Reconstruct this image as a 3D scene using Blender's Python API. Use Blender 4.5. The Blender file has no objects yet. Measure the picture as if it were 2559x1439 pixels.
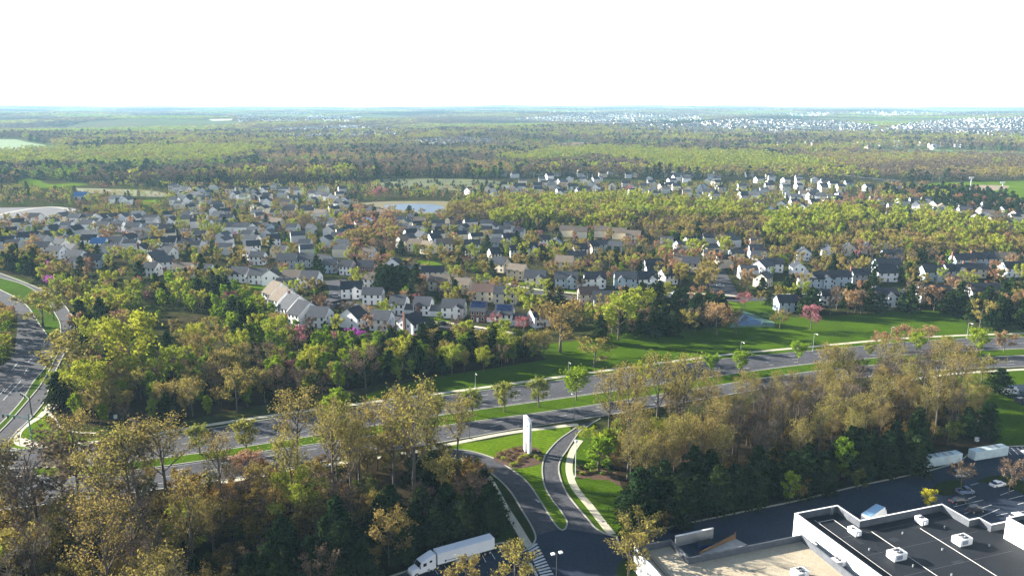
import bpy, math, random
import numpy as np
from mathutils import Vector, Matrix, noise
from mathutils.geometry import tessellate_polygon
R = math.radians
C = bpy.context.scene.collection
S = bpy.context.scene

# ---------------------------------------------------------------- camera
H, FPX, PITCH = 100.0, 1970.0, R(13.06)
cam = bpy.data.objects.new('camera', bpy.data.cameras.new('camera'))
C.objects.link(cam)
cam.location = (0, 0, H)
cam.rotation_euler = (R(90) - PITCH, 0, 0)
cam.data.sensor_width = 36.0
cam.data.lens = 36.0 * FPX / 2559.0
cam.data.clip_start = 1.0
cam.data.clip_end = 40000.0
S.camera = cam
S.render.resolution_x, S.render.resolution_y = 1024, 575

# ---------------------------------------------------------------- light
SUN_EL, SUN_AZ = R(17.5), (-0.932, 0.362)      # direction towards the sun, in plan
w = bpy.data.worlds.new('World'); S.world = w; w.use_nodes = True
nt = w.node_tree; nt.nodes.clear()
sky = nt.nodes.new('ShaderNodeTexSky'); sky.sky_type = 'NISHITA'; sky.sun_disc = False
sky.sun_elevation = SUN_EL
sky.sun_rotation = math.atan2(SUN_AZ[0], SUN_AZ[1])
sky.altitude = 150; sky.air_density = 1.0; sky.dust_density = 0.6; sky.ozone_density = 1.6
bg = nt.nodes.new('ShaderNodeBackground'); bg.inputs['Strength'].default_value = 0.05
ow = nt.nodes.new('ShaderNodeOutputWorld')
# a low band of bright white vapour above the horizon, open blue sky higher up
tc = nt.nodes.new('ShaderNodeTexCoord'); sx = nt.nodes.new('ShaderNodeSeparateXYZ'); mr = nt.nodes.new('ShaderNodeMapRange'); mr.interpolation_type = 'SMOOTHSTEP'
mr.inputs['From Min'].default_value = 0.18; mr.inputs['From Max'].default_value = 0.50; mr.inputs['To Min'].default_value = 1.0; mr.inputs['To Max'].default_value = 0.0
nt.links.new(tc.outputs['Generated'], sx.inputs[0]); nt.links.new(sx.outputs['Z'], mr.inputs['Value'])
vb = nt.nodes.new('ShaderNodeBackground'); vb.inputs['Color'].default_value = (.93, .97, 1.0, 1); vb.inputs['Strength'].default_value = 0.47
ms = nt.nodes.new('ShaderNodeMixShader'); nt.links.new(mr.outputs[0], ms.inputs[0]); nt.links.new(sky.outputs[0], bg.inputs[0]); nt.links.new(bg.outputs[0], ms.inputs[1]); nt.links.new(vb.outputs[0], ms.inputs[2]); nt.links.new(ms.outputs[0], ow.inputs[0])
sl = bpy.data.lights.new('sun', 'SUN'); sl.energy = 5.0; sl.angle = R(0.5); sl.color = (1.0, 0.94, 0.83)
so = bpy.data.objects.new('sun', sl); C.objects.link(so)
so.rotation_euler = Vector((SUN_AZ[0]*math.cos(SUN_EL), SUN_AZ[1]*math.cos(SUN_EL), math.sin(SUN_EL))).to_track_quat('Z', 'Y').to_euler()
S.view_settings.view_transform = 'Standard'; S.view_settings.look = 'None'
S.view_settings.exposure = 2.15; S.view_settings.gamma = 1.0
cy = S.cycles
cy.max_bounces = 4; cy.diffuse_bounces = 1; cy.glossy_bounces = 2; cy.transmission_bounces = 3
cy.transparent_max_bounces = 4; cy.volume_bounces = 0; cy.use_denoising = True; cy.denoising_prefilter = 'ACCURATE'
cy.caustics_reflective = False; cy.caustics_refractive = False

# ---------------------------------------------------------------- helpers
ORD = 'first second third fourth fifth sixth seventh eighth ninth tenth eleventh twelfth thirteenth fourteenth fifteenth sixteenth seventeenth eighteenth nineteenth twentieth'.split()
ORD += ['twenty-'+o for o in ORD[:9]] + ['thirtieth'] + ['thirty-'+o for o in ORD[:9]]
def ordinal(i): return ORD[i] if i < len(ORD) else 'last'
def hills(x, y):
    d = np.hypot(x, y)
    r = np.clip((d - 1300.0) / 2500.0, 0, 1); r = r * r * (3 - 2 * r)
    n = (np.sin(x/610.0+1.3)*np.cos(y/480.0+0.4) + 0.6*np.sin(x/270.0-y/390.0+2.1) + 0.5*np.cos(x/900.0+y/310.0))
    far = np.clip((d - 2500.0) / 10000.0, 0, 1)
    return r * (6 + n * 9.0) + far * (52 + 11*np.sin(x/1400.0+0.7) + 5*np.sin(x/530.0+2))

def G(px, py, z=0.0):
    u = (px - 1279.5) / FPX; v = (719.5 - py) / FPX
    dy = math.cos(PITCH) + v*math.sin(PITCH); dz = -math.sin(PITCH) + v*math.cos(PITCH)
    t = (z - H) / dz
    return Vector((u*t, dy*t, z))

def GT(px, py):
    "ground point under a pixel on the rolling far terrain"
    u = (px - 1279.5) / FPX; v = (719.5 - py) / FPX
    dy = math.cos(PITCH) + v*math.sin(PITCH); dz = -math.sin(PITCH) + v*math.cos(PITCH)
    t = 100.0
    while t < 16000:
        if H + dz*t <= float(hills(u*t, dy*t)): break
        t += 4 + t*0.002
    return Vector((u*t, dy*t, float(hills(u*t, dy*t))))

def project(x, y, z):
    dz = z - H
    dep = y*math.cos(PITCH) - dz*math.sin(PITCH)
    up = y*math.sin(PITCH) + dz*math.cos(PITCH)
    return 1279.5 + FPX*x/dep, 719.5 - FPX*up/dep, dep

def inpoly(px, py, poly):
    px = np.asarray(px, float); py = np.asarray(py, float)
    ins = np.zeros(px.shape, bool); n = len(poly); j = n-1
    for i in range(n):
        xi, yi = poly[i]; xj, yj = poly[j]
        if yi != yj:
            c = ((yi > py) != (yj > py)) & (px < (xj-xi)*(py-yi)/(yj-yi)+xi)
            ins ^= c
        j = i
    return ins

_m = {}
def mat(name, col, rough=0.85, var=0.0, scale=1.0, metal=0.0, col2=None, scale2=None, spec=0.3, bump=0.0):
    "procedural surface: base colour broken up by two sizes of noise"
    if name in _m: return _m[name]
    m = bpy.data.materials.new(name); m.use_nodes = True; t = m.node_tree; b = t.nodes['Principled BSDF']
    b.inputs['Roughness'].default_value = rough; b.inputs['Metallic'].default_value = metal
    b.inputs['Specular IOR Level'].default_value = spec
    b.inputs['Base Color'].default_value = (*col, 1)
    if var or col2:
        geo = t.nodes.new('ShaderNodeNewGeometry')
        n1 = t.nodes.new('ShaderNodeTexNoise'); n1.inputs['Scale'].default_value = scale; n1.inputs['Detail'].default_value = 6; n1.inputs['Roughness'].default_value = 0.65
        t.links.new(geo.outputs['Position'], n1.inputs['Vector'])
        mx = t.nodes.new('ShaderNodeMix'); mx.data_type = 'RGBA'
        c2 = col2 or tuple(c*(1-var) for c in col)
        rp = t.nodes.new('ShaderNodeMapRange'); rp.inputs['From Min'].default_value = 0.35; rp.inputs['From Max'].default_value = 0.65
        t.links.new(n1.outputs['Fac'], rp.inputs['Value']); t.links.new(rp.outputs[0], mx.inputs['Factor'])
        mx.inputs['A'].default_value = (*col, 1); mx.inputs['B'].default_value = (*c2, 1)
        out = mx.outputs['Result']
        if scale2:
            n2 = t.nodes.new('ShaderNodeTexNoise'); n2.inputs['Scale'].default_value = scale2; n2.inputs['Detail'].default_value = 3
            t.links.new(geo.outputs['Position'], n2.inputs['Vector'])
            r2 = t.nodes.new('ShaderNodeMapRange'); r2.inputs['From Min'].default_value = 0.3; r2.inputs['From Max'].default_value = 0.7
            r2.inputs['To Min'].default_value = 1-max(var, .2); r2.inputs['To Max'].default_value = 1+max(var, .2)*.6
            t.links.new(n2.outputs['Fac'], r2.inputs['Value'])
            m2 = t.nodes.new('ShaderNodeVectorMath'); m2.operation = 'SCALE'
            t.links.new(out, m2.inputs[0]); t.links.new(r2.outputs[0], m2.inputs['Scale']); out = m2.outputs[0]
        t.links.new(out, b.inputs['Base Color'])
        if bump:
            bp = t.nodes.new('ShaderNodeBump'); bp.inputs['Strength'].default_value = bump; bp.inputs['Distance'].default_value = 0.3
            t.links.new(n1.outputs['Fac'], bp.inputs['Height']); t.links.new(bp.outputs[0], b.inputs['Normal'])
    _m[name] = m
    return m

def link(name, me, parent=None, m=None, loc=None, rz=None):
    o = bpy.data.objects.new(name, me); C.objects.link(o)
    if m is not None and me is not None and not me.materials: me.materials.append(m)
    if parent is not None: o.parent = parent
    if loc is not None: o.location = loc
    if rz is not None: o.rotation_euler = (0, 0, rz)
    return o

def tag(o, label=None, cat=None, group=None, kind=None):
    if label: o['label'] = label
    if cat: o['category'] = cat
    if group: o['group'] = group
    if kind: o['kind'] = kind
    return o

def thing(name, label, cat, loc=(0, 0, 0), rz=0.0, group=None):
    o = bpy.data.objects.new(name, None); C.objects.link(o)
    o.location = loc; o.rotation_euler = (0, 0, rz); o.empty_display_size = 0.5
    return tag(o, label, cat, group)

class MB:
    "collects shapes for one mesh"
    def __init__(s): s.v = []; s.f = []; s.mi = []; s.cur = 0
    def face(s, pts):
        i = len(s.v); s.v += [tuple(p) for p in pts]; s.f.append(tuple(range(i, i+len(pts)))); s.mi.append(s.cur)
    def box(s, x0, x1, y0, y1, z0, z1, top=None):
        t = top or (x0, x1, y0, y1)
        i = len(s.v)
        s.v += [(x0,y0,z0),(x1,y0,z0),(x1,y1,z0),(x0,y1,z0),(t[0],t[2],z1),(t[1],t[2],z1),(t[1],t[3],z1),(t[0],t[3],z1)]
        for q in ((0,3,2,1),(4,5,6,7),(0,1,5,4),(1,2,6,5),(2,3,7,6),(3,0,4,7)):
            s.f.append(tuple(i+k for k in q)); s.mi.append(s.cur)
        return s
    def prism(s, poly, z0, z1):
        n = len(poly); i = len(s.v)
        a = sum(poly[k][0]*poly[(k+1) % n][1]-poly[(k+1) % n][0]*poly[k][1] for k in range(n))
        if a < 0: poly = poly[::-1]
        s.v += [(p[0], p[1], z0) for p in poly] + [(p[0], p[1], z1) for p in poly]
        for k in range(n):
            s.f.append((i+k, i+(k+1) % n, i+n+(k+1) % n, i+n+k)); s.mi.append(s.cur)
        for tri in tessellate_polygon([[Vector((p[0], p[1], 0)) for p in poly]]):
            q = [poly[t] for t in tri]
            ar = (q[1][0]-q[0][0])*(q[2][1]-q[0][1])-(q[2][0]-q[0][0])*(q[1][1]-q[0][1])
            t = tri if ar > 0 else tri[::-1]
            s.f.append(tuple(i+n+k for k in t)); s.mi.append(s.cur)
            s.f.append(tuple(i+k for k in t[::-1])); s.mi.append(s.cur)
        return s
    def tube(s, pts, rad, n=6, cap=True):
        pts = [Vector(p) for p in pts]
        if not hasattr(rad, '__len__'): rad = [rad]*len(pts)
        base = len(s.v)
        for k, p in enumerate(pts):
            d = (pts[min(k+1, len(pts)-1)]-pts[max(k-1, 0)]).normalized()
            a = d.orthogonal().normalized() if abs(d.z) > .99 else d.cross(Vector((0, 0, 1))).normalized()
            b = d.cross(a)
            for j in range(n):
                an = 2*math.pi*j/n
                s.v.append(tuple(p+(a*math.cos(an)+b*math.sin(an))*rad[k]))
        for k in range(len(pts)-1):
            for j in range(n):
                q = (base+k*n+j, base+k*n+(j+1) % n, base+(k+1)*n+(j+1) % n, base+(k+1)*n+j)
                s.f.append(q[::-1]); s.mi.append(s.cur)
        if cap:
            s.f.append(tuple(base+j for j in range(n))); s.mi.append(s.cur)
            s.f.append(tuple(base+(len(pts)-1)*n+j for j in range(n))[::-1]); s.mi.append(s.cur)
        return s
    def cyl(s, x, y, z0, z1, r, n=12): return s.tube([(x, y, z0), (x, y, z1)], r, n)
    def strip(s, line, w, z0, z1):
        "a band of width w along a plan polyline"
        L = [Vector((p[0], p[1], 0)) for p in line]; lo = []; hi = []
        for k, p in enumerate(L):
            d = (L[min(k+1, len(L)-1)]-L[max(k-1, 0)]); d.normalize(); nrm = Vector((-d.y, d.x, 0))*w/2
            lo.append(p-nrm); hi.append(p+nrm)
        for k in range(len(L)-1):
            a, b, c, d = lo[k], lo[k+1], hi[k+1], hi[k]
            s.face([(q.x, q.y, z1) for q in (a, b, c, d)])
            if z1-z0 > 0.03:
                s.face([(a.x, a.y, z0), (b.x, b.y, z0), (b.x, b.y, z1), (a.x, a.y, z1)])
                s.face([(c.x, c.y, z0), (d.x, d.y, z0), (d.x, d.y, z1), (c.x, c.y, z1)])
        return s
    def mesh(s, name, mats=None):
        me = bpy.data.meshes.new(name); me.from_pydata(s.v, [], s.f)
        for m in mats or []: me.materials.append(m)
        if mats and len(mats) > 1: me.polygons.foreach_set('material_index', s.mi)
        me.update(); return me
    def build(s, name, m=None, parent=None, loc=None, rz=None):
        ms = m if isinstance(m, (list, tuple)) else [m]
        return link(name, s.mesh(name, ms), parent, None, loc, rz)

def smooth_line(pts, n=6):
    "Catmull-Rom through the points"
    P = [Vector((p[0], p[1])) for p in pts]; out = []
    for i in range(len(P)-1):
        p0 = P[max(i-1, 0)]; p1 = P[i]; p2 = P[i+1]; p3 = P[min(i+2, len(P)-1)]
        for k in range(n):
            t = k/n
            out.append(0.5*((2*p1)+(p2-p0)*t+(2*p0-5*p1+4*p2-p3)*t*t+(3*p1-p0-3*p2+p3)*t**3))
    out.append(P[-1]); return out

def gl(pts, n=6):
    "photo points to a smooth plan line on the flat ground"
    return smooth_line([G(*p) for p in pts], n) if n > 1 else [G(*p).xy for p in pts]

def sheet(name, poly, z, m, zb=None):
    b = MB()
    zb = z-0.015 if zb is None else zb
    b.prism([(p[0], p[1]) for p in poly], zb, z)
    return tag(b.build(name, m), kind='structure')

# ---------------------------------------------------------------- surface materials
def grass_mat(name, c1, c2, stripe=0.0, ang=0.0):
    m = mat(name, c1, 0.95, var=.3, scale=0.05, col2=c2, scale2=1.2, spec=0.0)
    if stripe:
        t = m.node_tree; b = t.nodes['Principled BSDF']; geo = [n for n in t.nodes if n.type == 'NEW_GEOMETRY'][0]
        mp = t.nodes.new('ShaderNodeMapping'); mp.inputs['Rotation'].default_value = (0, 0, ang); t.links.new(geo.outputs['Position'], mp.inputs[0])
        wv = t.nodes.new('ShaderNodeTexWave'); wv.inputs['Scale'].default_value = stripe; wv.inputs['Distortion'].default_value = 1.5; wv.inputs['Detail'].default_value = 1
        t.links.new(mp.outputs[0], wv.inputs[0])
        rr = t.nodes.new('ShaderNodeMapRange'); rr.inputs['To Min'].default_value = .78; rr.inputs['To Max'].default_value = 1.12; t.links.new(wv.outputs['Fac'], rr.inputs['Value'])
        sc = t.nodes.new('ShaderNodeVectorMath'); sc.operation = 'SCALE'
        src = b.inputs['Base Color'].links[0].from_socket
        t.links.new(src, sc.inputs[0]); t.links.new(rr.outputs[0], sc.inputs['Scale']); t.links.new(sc.outputs[0], b.inputs['Base Color'])
    return m
M_ground = mat('ground_cover', (.042, .058, .014), .95, var=.4, scale=.02, col2=(.050, .042, .022), scale2=.35, spec=0.0)
M_farm = mat('farmland', (.075, .115, .028), .95, var=.3, scale=.0022, col2=(.11, .105, .05), scale2=.012, spec=0.0)
M_lawn = grass_mat('mown_lawn', (.068, .125, .005), (.045, .085, .006), stripe=.35, ang=R(108))
M_lawn2 = grass_mat('rough_lawn', (.060, .115, .014), (.050, .080, .014))
M_lawn3 = grass_mat('bright_lawn', (.115, .185, .008), (.072, .130, .008), stripe=.25, ang=R(70))
M_verge = grass_mat('verge_grass', (.026, .050, .008), (.030, .036, .012))
M_asph = mat('asphalt', (.088, .088, .097), .9, var=.26, scale=.09, scale2=.9, spec=.06)
M_asph2 = mat('shade_blue_asphalt', (.032, .043, .067), .9, var=.22, scale=.06, scale2=1.2, spec=.06)  # dark asphalt with the blue of shade mixed into its base colour
M_conc = mat('pale_concrete', (.52, .48, .36), .9, var=.18, scale=.5, scale2=4)
M_kerb = mat('kerb_concrete', (.36, .35, .29), .9, var=.2, scale=.6)
M_paint = mat('road_paint', (.62, .62, .60), .8, var=.35, scale=1.5)
M_mulch = mat('bark_mulch', (.10, .055, .032), .95, var=.5, scale=1.2)
M_dirt = mat('bare_dirt', (.30, .23, .15), .95, var=.3, scale=.1, scale2=1)
M_white = mat('white_render', (.80, .80, .78), .8, var=.10, scale=.25)
M_pole = mat('galvanised_pole', (.34, .36, .36), .5, var=.1, scale=1, metal=.3)
M_dpole = mat('dark_pole', (.06, .07, .07), .5, var=.2, scale=1)
M_glass = mat('window_glass', (.02, .028, .04), .12, var=.3, scale=.3, spec=.5)
M_black = mat('rubber', (.02, .02, .02), .8, var=.2, scale=3)
M_wp = mat('white_paint', (.78, .79, .80), .4, var=.06, scale=.5)
M_red = mat('red_lens', (.45, .02, .02), .3, var=.1, scale=3)
M_lens = mat('clear_lens', (.75, .75, .72), .2, var=.1, scale=3)

# ---------------------------------------------------------------- ground
def ground():
    rings = [0] + list(np.linspace(90, 1300, 24)) + list(1300*(11.5**(np.linspace(0, 1, 110)[1:])))
    ns = 360; v = [(0, 0, 0)]; f = []
    an = np.linspace(0, 2*math.pi, ns, endpoint=False)
    for r in rings[1:]:
        x = r*np.cos(an); y = r*np.sin(an); z = hills(x, y)
        v += list(zip(x.tolist(), y.tolist(), z.tolist()))
    for j in range(ns): f.append((0, 1+j, 1+(j+1) % ns))
    for k in range(len(rings)-2):
        a = 1+k*ns; b = a+ns
        for j in range(ns):
            f.append((a+j, b+j, b+(j+1) % ns, a+(j+1) % ns))
    me = bpy.data.meshes.new('ground'); me.from_pydata(v, [], f); me.materials.append(M_ground); me.materials.append(M_farm)
    me.polygons.foreach_set('material_index', [1 if (i-ns)//ns > 32 and i >= ns else 0 for i in range(len(f))])
    me.polygons.foreach_set('use_smooth', [True]*len(f))
    tag(link('ground', me), kind='structure')
ground()

M_floor = mat('shade_darkened_litter', (.020, .016, .010), .95, var=.4, scale=.15, col2=(.040, .030, .016), scale2=1.5, spec=0.0)  # leaf litter, its colour darkened to stand for shade under the trees
# ---------------------------------------------------------------- lawns and verges (photo outlines laid on the ground)
road_far = [(-700,1205),(-250,1150),(0,1128),(120,1118),(296,1106),(515,1073),(695,1044),(975,1007),(1218,975),(1484,939),(1793,899),(2031,877),(2240,858),(2406,847),(2559,843),(2900,834)]
road_far_in = [(-700,1262),(-250,1200),(0,1174),(244,1163),(467,1137),(695,1104),(1098,1038.6),(1274,1014),(1477,986),(1761,945),(2000,913),(2224,892),(2378,880),(2559,872),(2900,861)]
road_near_in = [(-700,1300),(-250,1222),(0,1194),(244,1184),(467,1157),(695,1123),(1102,1065),(1300,1038),(1484,1012),(1761,968),(2000,932),(2224,909),(2378,898),(2559,888),(2900,873)]
road_near = [(-700,1430),(-250,1320),(0,1276),(200,1250),(457,1214),(634,1187),(835,1149),(1110,1104),(1304,1070),(1424,1052),(1600,1024),(1800,990),(2000,958),(2224,937),(2378,924),(2559,916),(2900,902)]
RF, RFI, RNI, RN = [gl(q) for q in (road_far, road_far_in, road_near_in, road_near)]

def poly2(a, b): return list(a) + list(b)[::-1]
sheet('hillside_lawn', gl([(1350,890),(1365,862),(1450,850),(1560,830),(1700,825),(1800,812),(1830,770),(1880,745),(1950,755),(1960,790),(2060,790),(2150,785),(2300,776),(2400,784),(2430,820),(2560,826),(2900,820)], 3) + gl([(2900,832),(2559,841),(2406,845),(2240,856),(2031,875),(1793,897),(1484,937),(1218,973),(975,1005),(920,985),(1050,950),(1200,925)], 3), 0.03, M_lawn)
sheet('verge_lawn', gl([(920,985),(975,1005),(695,1042),(515,1071),(296,1104),(150,1103),(190,1070),(420,1075),(640,1030),(800,995)], 1), 0.02, M_verge)
sheet('village_lawn', gl([(588,706),(640,708),(700,718),(684,742),(676,752),(640,740),(598,728)], 4), 0.03, M_lawn3)
sheet('east_lawn', gl([(2385,938),(2559,924),(2900,910),(2900,1130),(2559,1112),(2500,1112),(2480,1100),(2420,1020)], 1), 0.03, M_lawn)
sheet('corner_lawn', gl([(128,1012),(118,1030),(115,1048),(130,1065),(160,1078),(200,1090),(290,1098),(296,1104),(61,1121),(30,1116),(22,1106),(34,1088),(82,1040),(112,1002)], 3), 0.04, M_lawn3)
sheet('west_verge', gl([(0,685),(20,688),(60,700),(110,728),(150,750),(180,783),(192,806),(182,850),(170,800),(140,760),(100,728),(20,698),(0,694)], 2), 0.03, M_lawn2)

# main road, its median and the yard
sheet('main_road', poly2(RF, RN), 0.06, M_asph)
def sub(line, x0, x1):
    return [p for p in line if x0 <= project(p.x, p.y, 0)[0] <= x1]
MED = poly2(sub(RFI, 55, 3000), sub(RNI, 55, 3000))
b = MB(); b.prism([(p.x, p.y) for p in MED], 0.02, 0.20); tag(b.build('median_lawn', M_lawn), kind='structure')

# left-hand divided road
WL = gl([(60,690),(20,705),(0,740),(38,782),(44,805),(40,850),(28,895),(0,940),(-60,985),(-200,1080),(-420,1180)], 5)
WR = gl([(-60,690),(0,724),(32,740),(68,765),(95,805),(120,840),(134,862),(130,890),(108,925),(83,955),(55,1000),(0,1060),(-90,1130),(-160,1190)], 5)
WLL = gl([(-60,690),(-30,720),(0,752),(34,782),(44,803),(42,850),(30,895),(-10,940),(-80,985),(-300,1080),(-500,1180)], 5)
b = sheet('west_road', poly2(WR, gl([(-200,650),(-90,700),(-10,745),(38,782),(44,803),(40,850),(28,895),(-40,935),(-160,985),(-420,1080),(-700,1200)], 5)), 0.05, M_asph)
EL = gl([(-80,668),(0,694),(60,712),(110,745),(140,788),(151,815),(150,862),(136,900),(104,958),(62,1010),(0,1078),(-90,1150),(-160,1215)], 5)
ER = gl([(-80,655),(25,692),(105,724),(147,748),(176,783),(187,806),(178,848),(160,885),(140,925),(125,960),(112,1000),(82,1040),(34,1088),(21,1107),(27,1119),(60,1124)], 5)
sheet('west_side_road', poly2(EL, ER + gl([(60,1160), (-160, 1230)], 1)), 0.055, M_asph)
b = MB(); b.prism([(p.x, p.y) for p in poly2(sub(WR, -2000, 3000)[:-6], sub(EL, -2000, 3000)[:-6])], .02, .19); tag(b.build('west_median', M_lawn2), kind='structure')

# entrance drives
DLr = gl([(1121,1122),(1177,1128),(1233,1145),(1274,1170),(1316,1203),(1346,1245),(1383,1304),(1398,1321)], 6)
DLl = gl([(1020,1140),(1100,1142),(1160,1152),(1205,1170),(1237,1190),(1274,1226),(1304,1274),(1327,1312),(1338,1338),(1336,1353),(1323,1368),(1297,1381),(1278,1376),(1267,1357),(1237,1360),(1150,1385),(1038,1419),(900,1470),(800,1520)], 6)
DRl = gl([(1445,1062),(1432,1074),(1398,1098),(1372,1125),(1359,1147),(1355,1177),(1361,1215),(1379,1248),(1402,1278),(1417,1304),(1413,1321)], 6)
DRr = gl([(1500,1046),(1480,1058),(1462,1070),(1447,1080),(1417,1125),(1402,1147),(1396,1170),(1402,1200),(1417,1233),(1443,1267),(1469,1297),(1488,1319),(1514,1334),(1544,1342)], 6)
YN = gl([(1600,1336),(1636,1325),(1856,1279),(1997,1250),(2141,1215),(2319,1177),(2400,1150),(2440,1122),(2514,1116),(2700,1112),(3100,1105)], 4)
sheet('left_drive', gl([(1085,1112)], 1)+DLr + DLl[:49][::-1], 0.07, M_asph)
sheet('right_drive', [p for p in DRl] + [p for p in DRr][::-1], 0.075, M_asph)
sheet('yard_asphalt', gl([(1296,1384),(1323,1368),(1337,1352),(1338,1338),(1327,1312),(1398,1323),(1413,1323),(1470,1297),(1488,1319),(1514,1334),(1544,1342),(1590,1338)], 1) + [p for p in YN] + gl([(3300,1800),(600,1800),(800,1520),(1038,1419),(1237,1360),(1267,1357),(1278,1376)], 1), 0.05, M_asph2)
isl = DLr + [G(1405, 1325).xy] + DRl[::-1][:-7] + gl([(1424,1066),(1340,1077),(1230,1098),(1121,1115)], 1)
b = MB(); b.prism([(p[0], p[1]) for p in isl], .02, .20); tag(b.build('island_lawn', M_lawn3), kind='structure')
sheet('east_drive_lawn', DRr[1:-1] + gl([(1544,1338),(1600,1333),(1636,1322),(1600,1290),(1570,1230),(1530,1180),(1490,1130),(1480,1090),(1490,1062)], 2), 0.035, M_lawn)
sheet('leaf_litter_patch', gl([(1470,1190),(1500,1182),(1545,1180),(1570,1200),(1560,1218),(1520,1200),(1480,1198)], 4), 0.05, M_mulch)
sheet('west_drive_lawn', gl([(1170,1158),(1237,1190),(1274,1226),(1304,1274),(1327,1312),(1337,1338),(1335,1353),(1323,1367),(1297,1380),(1278,1375),(1267,1356),(1240,1355),(1225,1260),(1215,1200)], 3), 0.035, M_verge)
sheet('pylon_bed', gl([(1232,1150),(1243,1132),(1275,1121),(1310,1115),(1345,1122),(1357,1140),(1352,1158),(1330,1166),(1295,1172),(1278,1170)], 4), 0.23, M_mulch)
sheet('east_bed', gl([(1436,1182),(1440,1165),(1470,1160),(1510,1165),(1520,1175),(1490,1190),(1450,1197)], 4), 0.06, M_mulch)

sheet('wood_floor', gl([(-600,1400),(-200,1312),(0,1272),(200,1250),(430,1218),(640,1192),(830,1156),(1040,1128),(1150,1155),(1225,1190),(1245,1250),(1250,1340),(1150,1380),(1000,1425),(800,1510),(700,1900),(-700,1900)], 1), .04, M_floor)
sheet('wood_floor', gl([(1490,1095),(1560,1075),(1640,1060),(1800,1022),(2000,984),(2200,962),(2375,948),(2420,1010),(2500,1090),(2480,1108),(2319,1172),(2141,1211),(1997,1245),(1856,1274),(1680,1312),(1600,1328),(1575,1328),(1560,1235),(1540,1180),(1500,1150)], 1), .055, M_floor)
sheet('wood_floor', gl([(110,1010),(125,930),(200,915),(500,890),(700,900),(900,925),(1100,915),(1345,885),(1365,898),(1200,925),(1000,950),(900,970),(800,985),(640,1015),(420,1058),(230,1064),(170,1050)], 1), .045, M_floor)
# kerbs
k = MB()
for ln in (RF, RN, RFI, RNI, EL[:-8], ER, WR[:-8], DLl, [p for p in YN], DRr):
    k.strip([(p.x, p.y) for p in ln], .38, .0, .21)
isl2 = DLr + [G(1405, 1325).xy] + DRl[::-1]
k.strip([(p.x, p.y) for p in isl2], .38, .0, .215)
tag(k.build('kerb', M_kerb), kind='structure')
sw = MB()
sw.strip(gl([(128,1009),(101,1040),(70,1060),(50,1076),(43,1091),(46,1106),(66,1113),(110,1112),(200,1106),(300,1099),(515,1063),(695,1036),(975,999),(1218,967),(1484,930),(1793,889),(2031,866),(2240,847),(2406,838),(2560,833),(2800,825)], 5), 2.0, .0, .09)
sw.strip(gl([(1110,1114),(1230,1090),(1305,1078),(1380,1069),(1428,1063),(1445,1062)], 5), 1.9, .0, .235)
sw.strip(gl([(1450,1100),(1432,1125),(1423,1155),(1424,1185),(1439,1222),(1473,1263),(1514,1316),(1530,1335)], 6), 2.0, .0, .10)
sw.strip(gl([(1200,1172),(1226,1203),(1260,1265),(1290,1312),(1318,1358),(1328,1366)], 5), 2.0, .0, .10)
sw.strip(gl([(549,1207),(700,1180),(900,1150),(1040,1128),(1115,1114)], 5), 1.8, .0, .10)
sw.strip(gl([(2200,960),(2378,935),(2559,923),(2800,910)], 5), 1.8, .0, .10)
sw.strip(gl([(110,1018),(140,1050),(150,1068),(190,1080),(240,1082)], 5), .8, .0, .10)
tag(sw.build('sidewalk', M_conc), kind='structure')
sheet('corner_plaza', gl([(46,1098),(60,1094),(75,1100),(110,1108),(105,1116),(70,1118),(48,1114)], 3), .11, M_conc)

# road paint
pm = MB()
def lane(a, b_, t, dash=3.0, gap=9.0, w=.16, x0=-9e9, x1=9e9, z=.078):
    n = 500
    def at(L, s):
        i = s*(len(L)-1); j = min(int(i), len(L)-2); return L[j].lerp(L[j+1], i-j)
    # same parameter on both edges: resample by plan x
    ax = np.array([p.x for p in a]); ay = np.array([p.y for p in a]); bx = np.array([p.x for p in b_]); by = np.array([p.y for p in b_])
    xs = np.linspace(max(ax.min(), bx.min()), min(ax.max(), bx.max()), n)
    ya = np.interp(xs, ax, ay); yb = np.interp(xs, bx, by); ys = ya*(1-t)+yb*t
    L = [Vector((x, y)) for x, y in zip(xs, ys)]; d = 0; seg = [L[0]]
    for p, q in zip(L[:-1], L[1:]):
        d += (q-p).length
        ph = d % (dash+gap)
        ok = x0 < project(q.x, q.y, 0)[0] < x1
        if ph < dash or gap == 0: seg.append(q)
        else:
            if len(seg) > 1 and ok: pm.strip([(s.x, s.y) for s in seg], w, z, z)
            seg = [q]
    if len(seg) > 1: pm.strip([(s.x, s.y) for s in seg], w, z, z)
for t in (.25, .5, .75): lane(RF, RFI, t, x0=150)
for t in (.25, .5, .75): lane(RNI, RN, t, x0=150)
lane(RF, RFI, .93, dash=50, gap=0, w=.12, x0=150); lane(RNI, RN, .06, dash=50, gap=0, w=.12, x0=150)
tag(pm.build('lane_markings', M_paint), kind='structure')
pm2 = MB()
def stripe(p, q, w, z=.085): pm2.strip([G(*p).xy, G(*q).xy], w, z, z)
for i in range(13):                                  # zebra crossing
    t = i/12.0
    l = (1319+(1357-1319)*t, 1373+(1452-1373)*t); r = (1342+(1390-1342)*t, 1358+(1448-1358)*t)
    stripe(l, r, .62)
stripe((1325,1407), (1342,1438), .55); stripe((1542,1344), (1550,1370), .5)
for (p, q) in [((1240,1358),(1259,1389)),((1219,1366),(1237,1397)),((1199,1374),(1214,1404)),((1180,1383),(1192,1409)),((1110,1412),(1118,1425)),((1086,1422),(1095,1435))]: stripe(p, q, .14)
for i in range(7):                                   # bays, lower lot
    t = i/6.
    a = (2462-80*t+40, 1200+80*t-10)
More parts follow.
